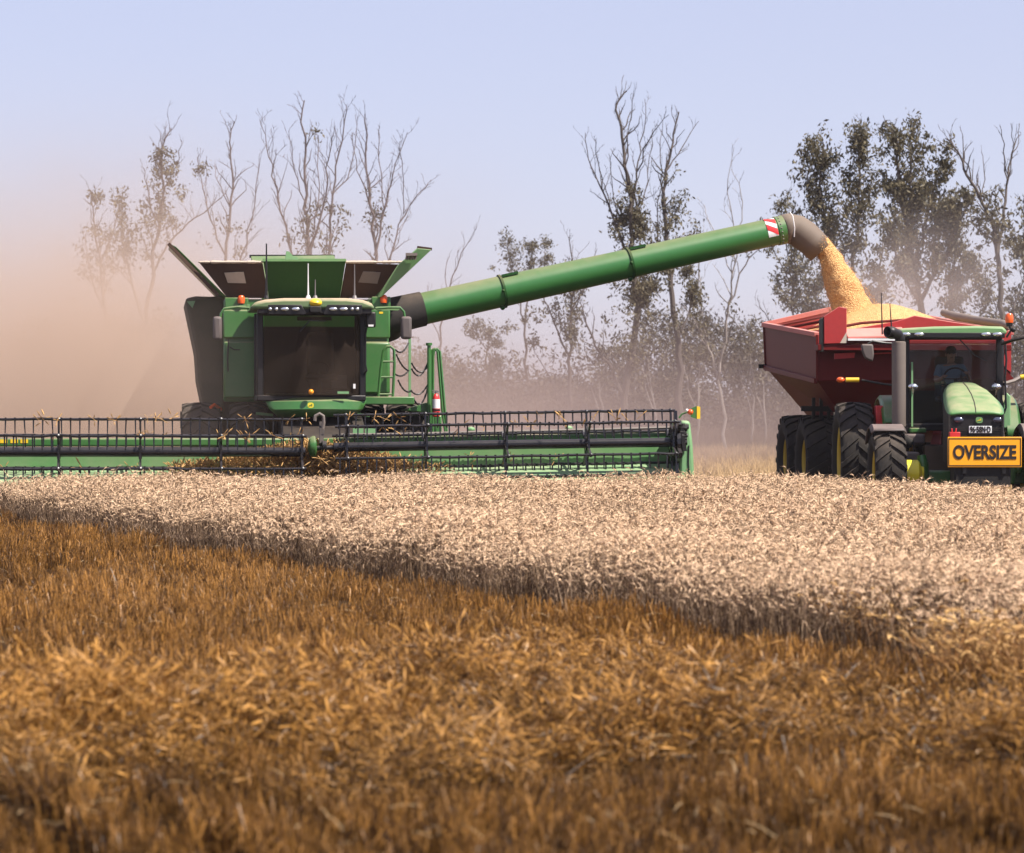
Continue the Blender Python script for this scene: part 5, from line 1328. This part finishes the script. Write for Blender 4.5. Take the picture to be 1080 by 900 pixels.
for hnd,sg in ((Lh,-1),(Rh,1)):
    VV=[tuple(hnd+Vector((0,.04,0))),tuple(hnd+Vector((0,-.005,.01)))]; EE=[(0,1)]; RR=[.026,(.034,.02)]
    for k in range(4):
        o0=Vector(((k-1.5)*.018,-.03,.02)); b0=len(VV); ln=(.85,1,.95,.75)[k]
        VV+=[tuple(hnd+o0),tuple(hnd+o0+Vector((0,-.03*ln,.0))),tuple(hnd+o0+Vector((0,-.035*ln,-.03*ln))),tuple(hnd+o0+Vector((0,-.012,-.045*ln)))]
        EE+=[(1,b0),(b0,b0+1),(b0+1,b0+2),(b0+2,b0+3)]; RR+=[.011,.0095,.009,.008]
    b0=len(VV); VV+=[tuple(hnd+Vector((-sg*.035,-.005,.01))),tuple(hnd+Vector((-sg*.05,-.03,.02))),tuple(hnd+Vector((-sg*.045,-.05,.005)))]; EE+=[(1,b0),(b0,b0+1),(b0+1,b0+2)]; RR+=[.013,.011,.009]
    skinned('hand',VV,EE,RR,M['skin'],D,1)

# ------------------------------------------------------------------ grain bin (chaser)
BO=Vector((8.0,66.0,0)); bn=Frame(BO.x,BO.y,R(4)); B_=empty('grain_bin',BO,R(4))
tag(B_,"red chaser bin on black wheels, heaped with grain behind the tractor",'chaser bin')
def bp_(px,py,yl): return bn.at(px,py,yl)
YF,YB=-3.0,3.2
NLt=bp_(862,353,YF); FLt=bp_(806,342.5,YB); NLb=bp_(862,402,YF); FLb=bp_(808,388,YB)
NRt=bp_(1066,351,YF); NRb=bp_(1066,400,YF)
WW=NRt.x-NLt.x
FRt=Vector((FLt.x+WW,YB,FLt.z+.1)); FRb=Vector((FLb.x+WW,YB,FLb.z))
# hopper foot
cxF=(NLb.x+NRb.x)/2; hb=[Vector((cxF-.95,-1.5,1.55)),Vector((cxF+.95,-1.5,1.55)),Vector((cxF+.80,1.6,1.55)),Vector((cxF-1.1,1.6,1.55))]
FPk=Vector(((NLt.x+NRt.x)/2,YF,bp_(962,333,YF).z)); BPk=Vector(((FLt.x+FRt.x)/2,YB,bp_(905,321,YB).z))
panel([NLb,NLt,FLt,FLb],-.04,'side_wall',M['shaded_red'],B_)
panel([NRb,FRb,FRt,NRt],-.04,'side_wall',M['shaded_red'],B_)
# front wall: vertical band up to the gable
zl=bp_(900,363,YF).z
def fx(px,py,y=YF): return bp_(px,py,y)
panel([NLt,fx(872,352),fx(893,348),fx(945,339),FPk,fx(1000,339),fx(1050,346),NRt,fx(1066,363),fx(862,363)],.04,'front_gable',M['red'],B_)
lip0=fx(862,364,YF-.35); lip1=fx(1066,364,YF-.35)
b=MB(); b.box(lip0.x,lip1.x,YF-.42,YF-.002,lip0.z-.10,lip0.z+.01); b.build('front_ledge',M['shaded_red'],B_,bevel=.01)
panel([Vector((NLb.x,YF+.03,NLb.z)),Vector((NRb.x,YF+.03,NRb.z)),Vector((NRt.x,YF+.03,zl)),Vector((NLt.x,YF+.03,zl))],.04,'front_wall',M['shaded_red'],B_)
panel([FLb,FRb,FRt,BPk,FLt],-.04,'rear_wall',M['red'],B_)
b=MB(); top=[NLb,NRb,FRb,FLb]
b.add(top+hb,[(0,1,5,4),(1,2,6,5),(2,3,7,6),(3,0,4,7),(4,5,6,7)]); b.build('hopper',M['shaded_red'],B_)
# rims
b=MB(); b.beam(NLt,FLt,.12,.09); b.beam(FLt,BPk,.10,.10); b.beam(BPk,FRt,.10,.10); b.beam(NRt,FRt,.12,.09); b.build('top_rim',M['pinkred'],B_,bevel=.01)
b=MB(); b.beam(NLb+Vector((-.03,0,0)),FLb+Vector((-.03,0,0)),.06,.10); b.beam(NLb,NLt,.06,.06); b.beam(FLb,FLt,.06,.06); b.build('corner_rib',M['shaded_red'],B_,bevel=.01)
b=MB(); b.beam(FLb+Vector((-.15,0,.03)),FLb+Vector((.1,0,.03)),.08,.08); b.build('hinge_lug',M['dark'],B_)
for k in range(4):
    b=MB(); u=(k+.7)/4.6; l0=NLt.lerp(FLt,u); r0=NRt.lerp(FRt,u); m0=(l0+r0)/2+Vector((0,0,.22))
    b.tube([l0,l0.lerp(m0,.55)+Vector((0,0,.05)),m0],.03,6); b.tube([m0,m0.lerp(r0,.45)+Vector((0,0,.05)),r0],.03,6)
    b.build('tarp_bow',M['shaded_red'],B_,True)
# raised flap on the front corner, rolled tarp, pipe
b=MB(); yq=YF-.45
b.prism([fx(869,363,yq),fx(869,334,yq),fx(885,323.5,yq),fx(893,325,yq),fx(893,362,yq)],(0,.06,0)); ff=b.build('splash_flap',M['red'],B_,bevel=.01)
b=MB(); trp=MB(); b.prism([fx(866.5,371,yq+.02),fx(866.5,337,yq+.02),fx(868.8,335,yq+.02),fx(868.8,371,yq+.02)],(0,.3,0)); b.build('flap_post',M['dark'],ff)
b=MB(); b.prism([fx(886,362,yq-.006),fx(893,350,yq-.006),fx(893,362,yq-.006)],(0,.005,0)); b.build('reflective_patch',M['tan'],ff)
b=MB(); q0=fx(893.5,352,YF-.4); q1=fx(955,350,YF-.4); b.hexa([(q0.x,YF-.45,q0.z-.11),(q1.x,YF-.45,q1.z-.11),(q1.x,YF-.05,q1.z-.02),(q0.x,YF-.05,q0.z-.02),(q0.x,YF-.45,q0.z-.06),(q1.x,YF-.45,q1.z-.06),(q1.x,YF-.05,q1.z+.10),(q0.x,YF-.05,q0.z+.10)]); b.build('tarp_tray',M['pinkred'],B_,bevel=.015)
b=MB(); b.box(q0.x,q1.x,YF-.475,YF-.452,q0.z-.13,q0.z-.09); b.build('tray_edge',M['white'],B_)
b=MB(); b.prism([fx(880,373,YF-.1),fx(902,372,YF-.1),fx(901,377.5,YF-.1),fx(880,379,YF-.1)],(0,.03,0)); b.prism([fx(922,372.5,YF-.1),fx(940,371.5,YF-.1),fx(940,373,YF-.1),fx(922,374,YF-.1)],(0,.03,0)); b.build('reflector_strip',M['redbright'],B_)
b=MB(); b.tube([bp_(995,330,1.5),bp_(1008,334,.8),bp_(1030,338,-.6),bp_(1058,342,-2.2),bp_(1066,345,-3.0)],[.07,.085,.08,.08,.06],10); b.build('rolled_tarp',M['exhaust'],B_,True)
b=MB(); b.prism([fx(1056,350,YF-.05),fx(1066.5,350,YF-.05),fx(1066.5,393,YF-.05),fx(1060,388,YF-.05),fx(1056,374,YF-.05)],(0,.04,0)); b.build('corner_plate',M['red'],B_)
b=MB(); b.prism([fx(1055,385,YF-.1),fx(1072,402,YF-.1),fx(1055,402,YF-.1)],(0,.05,0)); b.build('gusset',M['shaded_red'],B_)
# chassis and drawbar, wheels
b=MB(); b.beam((cxF-.7,-1.6,1.35),(cxF-.7,3,1.35),.16,.22); b.beam((cxF+.7,-1.6,1.35),(cxF+.7,3,1.35),.16,.22); b.beam((cxF-1.4,.2,1.42),(cxF+1.4,.2,1.42),.14,.14); b.beam((cxF-.7,-1.6,1.3),(cxF-.2,-5.0,.75),.16,.18); b.beam((cxF+.7,-1.6,1.3),(cxF-.1,-5.0,.75),.16,.18); b.build('chassis',M['shaded_red'],B_)
b=MB()
for px in (858,866,874,882):
    q=bp_(px,430,-1.0); b.beam((q.x,-1.0,1.45),(q.x,-1.0,bp_(px,428,-1.0).z+.15),.06,.06)
b.beam(bp_(845,431,-1.0),bp_(892,432,-1.0),.05,.10); b.build('hopper_legs',M['dark'],B_)
xw0=bn.x(853,.0); 
wheel(B_,bn.x(866,-.7),-.7,.88,.80,.42,M['rimyellow'],-1,20)
wheel(B_,bn.x(843,1.3)+.05,1.3,.88,.80,.42,M['rimyellow'],-1,20)
wheel(B_,bn.x(866,-.7)+2.5,-.7,.88,.80,.42,M['rimyellow'],1,20)
wheel(B_,bn.x(843,1.3)+2.55,1.3,.88,.80,.42,M['rimyellow'],1,20)

# grain heap (stuff) and falling stream (stuff)
def grain_heap():
    nx,ny=70,60; vs=[]
    pk=bn.Ri@(wpt(912,330,66.0)-bn.o)
    for j in range(ny+1):
        v=j/ny; l=NLt.lerp(FLt,v); r_=NRt.lerp(FRt,v)
        for i in range(nx+1):
            u=i/nx; p=l.lerp(r_,u); base=min(l.z,r_.z)-.22+.25*math.sin(math.pi*u)*.8
            d=math.hypot(p.x-(pk.x+.35),(p.y-pk.y)*.8)
            cone=bp_(930,321,0).z-.36*max(0,d-.25)-(.10 if d<.3 else 0)*.0
            e_=min(u,1-u)*8; z=max(base-.25,min(cone,base+3)); z=max(z,base-.3)
            z+=.03*mnoise.noise(Vector((p.x*1.6,p.y*1.6,2)))+.012*mnoise.noise(Vector((p.x*6,p.y*6,5)))
            ins=Vector((.06*(1-2*u),.06*(1-2*v),0)); vs.append((p.x+ins.x,p.y+ins.y,z))
    k=nx+1; fs=[(j*k+i,j*k+i+1,(j+1)*k+i+1,(j+1)*k+i) for j in range(ny) for i in range(nx)]
    me=bpy.data.meshes.new('grain_heap'); me.from_pydata(vs,[],fs); o=mesh_obj('grain_heap',me,M['grain'],None,True)
    o.location=BO; o.rotation_euler=(0,0,R(4)); tag(o,"pale golden heap of grain filling the red bin",'grain',kind='stuff')
grain_heap()
def grain_stream():
    L0=[(860,262),(863,272),(868,290),(873,308),(876,325),(877,338)]; R0=[(867,247.5),(874,254),(889,272),(903,292),(914,308),(924,322)]
    n=40; m=28; vs=[]; Yw=66.1
    def ip(A,u):
        s=u*(len(A)-1); i=min(int(s),len(A)-2); f=s-i; return (A[i][0]*(1-f)+A[i+1][0]*f,A[i][1]*(1-f)+A[i+1][1]*f)
    for j in range(n+1):
        u=j/n; a=wpt(*ip(L0,u),Yw); e_=wpt(*ip(R0,u),Yw); cc=(a+e_)/2; ax=(e_-a)/2; dp=Vector((0,.22+.12*u,0))
        for k in range(m):
            an=2*math.pi*k/m; p=cc+ax*math.cos(an)+dp*math.sin(an)
            q=mnoise.noise(Vector((p.x*2.2,p.y*2.2,p.z*1.6+9)))*.10+mnoise.noise(Vector((p.x*7,p.y*7,p.z*5)))*.045
            p+= (p-cc).normalized()*q*(.4+.6*u); vs.append(p)
    fs=[(j*m+k,j*m+(k+1)%m,(j+1)*m+(k+1)%m,(j+1)*m+k) for j in range(n) for k in range(m)]; fs.append(tuple(range(m))[::-1])
    base=Vector((7,66,3)); me=bpy.data.meshes.new('grain_stream'); me.from_pydata([tuple(p-base) for p in vs],[],fs); o=mesh_obj('grain_stream',me,M['grain'],None,True); o.location=base
    # loose kernels round the falling mass, in the same object
    rn=random.Random(6); mb=MB()
    for k in range(2600):
        u=rn.random()**.8; a=wpt(*ip(L0,u),Yw); e_=wpt(*ip(R0,u),Yw); cc=(a+e_)/2; ax=(e_-a)/2; an=rn.uniform(0,6.283); rr=1+abs(rn.gauss(0,.10))
        p=cc+ax*math.cos(an)*rr+Vector((0,.3,0))*math.sin(an)*rr-base; s=rn.uniform(.006,.012); d=Vector((rn.gauss(0,1),rn.gauss(0,1),rn.gauss(0,1))).normalized()*s
        e1=d.orthogonal().normalized()*s*.7; e2=d.cross(e1).normalized()*s*.7
        mb.add([p-d,p+e1,p+e2,p-e1-e2,p+d],[(0,1,2),(0,2,3),(0,3,1),(4,2,1),(4,3,2),(4,1,3)])
    bm=bmesh.new(); bm.from_mesh(o.data); tmp=bpy.data.meshes.new('k'); tmp.from_pydata([tuple(v) for v in mb.v],[],mb.f); bm.from_mesh(tmp); bm.to_mesh(o.data); bm.free()
    tag(o,"golden stream of grain pouring from the auger spout into the bin",'grain',kind='stuff')
grain_stream()

# ------------------------------------------------------------------ dust and haze
def volume_box(name,x0,x1,y0,y1,z0,z1,mat,label,cat):
    mb=MB(); mb.box(x0,x1,y0,y1,z0,z1); o=mb.build(name,mat); tag(o,label,cat,kind='stuff'); return o
def haze_mat():
    m=bpy.data.materials.new("haze_air"); m.use_nodes=True; N=m.node_tree.nodes; N.remove(N["Principled BSDF"])
    v=N.new("ShaderNodeVolumePrincipled"); v.inputs["Color"].default_value=(.90,.88,.93,1); v.inputs["Density"].default_value=.00015; v.inputs["Anisotropy"].default_value=.1
    m.node_tree.links.new(v.outputs[0],N["Material Output"].inputs["Volume"]); return m
volume_box('haze',-70,70,-6,235,-1.2,34,haze_mat(),"pale dusty air over the whole field",'haze')
def dust_mat(name,blobs,col,nscale,gain=1.0):
    m=bpy.data.materials.new(name); m.use_nodes=True; N=m.node_tree.nodes; L=m.node_tree.links; N.remove(N["Principled BSDF"])
    tc=N.new("ShaderNodeTexCoord"); tot=None
    nz=N.new("ShaderNodeTexNoise"); nz.inputs["Scale"].default_value=nscale; nz.inputs["Detail"].default_value=3; nz.inputs["Roughness"].default_value=.55; nz.inputs["Distortion"].default_value=.4
    L.new(tc.outputs["Object"],nz.inputs["Vector"])
    for (cx_,cy_,cz_,sx_,sy_,sz_,d) in blobs:
        a=N.new("ShaderNodeVectorMath"); a.operation='SUBTRACT'; L.new(tc.outputs["Object"],a.inputs[0]); a.inputs[1].default_value=(cx_,cy_,cz_)
        q=N.new("ShaderNodeVectorMath"); q.operation='MULTIPLY'; L.new(a.outputs[0],q.inputs[0]); q.inputs[1].default_value=(1/sx_,1/sy_,1/sz_)
        dt=N.new("ShaderNodeVectorMath"); dt.operation='DOT_PRODUCT'; L.new(q.outputs[0],dt.inputs[0]); L.new(q.outputs[0],dt.inputs[1])
        ng=N.new("ShaderNodeMath"); ng.operation='MULTIPLY'; ng.inputs[1].default_value=-1; L.new(dt.outputs["Value"],ng.inputs[0])
        ex_=N.new("ShaderNodeMath"); ex_.operation='EXPONENT'; L.new(ng.outputs[0],ex_.inputs[0])
        ml=N.new("ShaderNodeMath"); ml.operation='MULTIPLY'; ml.inputs[1].default_value=d*gain; L.new(ex_.outputs[0],ml.inputs[0])
        if tot is None: tot=ml.outputs[0]
        else:
            ad=N.new("ShaderNodeMath"); ad.operation='ADD'; L.new(tot,ad.inputs[0]); L.new(ml.outputs[0],ad.inputs[1]); tot=ad.outputs[0]
    mr=N.new("ShaderNodeMapRange"); mr.inputs[1].default_value=.32; mr.inputs[2].default_value=.68; mr.inputs[3].default_value=.05; mr.inputs[4].default_value=2.0; L.new(nz.outputs[0],mr.inputs[0])
    mu=N.new("ShaderNodeMath"); mu.operation='MULTIPLY'; L.new(tot,mu.inputs[0]); L.new(mr.outputs[0],mu.inputs[1])
    v=N.new("ShaderNodeVolumePrincipled"); v.inputs["Color"].default_value=col+(1,); v.inputs["Anisotropy"].default_value=.15
    L.new(mu.outputs[0],v.inputs["Density"]); L.new(v.outputs[0],N["Material Output"].inputs["Volume"]); return m
# (x,y,z, sx,sy,sz, density)
blobs=[(-13,80,.2,6.2,10,3.9,.21),(-8.4,75,.8,2.7,5,3.6,.24),(-12,92,3.6,7,12,3.2,.016),(-6.0,78,0,3.0,5,2.6,.10),(-5.7,60.6,1.8,1.1,1.4,1.5,.075)]
volume_box('dust_cloud',-24,1,57.5,108,-.3,11,dust_mat("tan_dust",blobs,(.80,.61,.475),.24,1.2),"tan dust cloud boiling up on the left behind the harvester",'dust')
blobs=[(-.8,84,.2,4.2,8,2.3,.075),(-2.5,78,.4,3.0,5,2.2,.06),(2.5,98,.2,4.5,9,2.3,.026),(11,108,.4,6,8,2.2,.010),(-1,120,1.0,14,12,3.0,.018),(-11,118,4.5,9,8,4.5,.030),(12,125,1.0,10,12,3.0,.012)]
volume_box('drifting_dust',-24,24,67,133,-.4,14,dust_mat("mauve_dust",blobs,(.60,.46,.41),.35),"thin mauve dust drifting low between the machines and the trees",'dust')
volume_box('grain_dust',4.5,12.5,64,74,3.2,7.6,dust_mat("grain_dust_air",[(7.9,68.5,4.1,1.7,2.2,.9,.13),(8.6,69,4.9,1.6,2,.9,.05)],(.72,.62,.57),.9),"thin puff of grain dust above the bin",'dust')
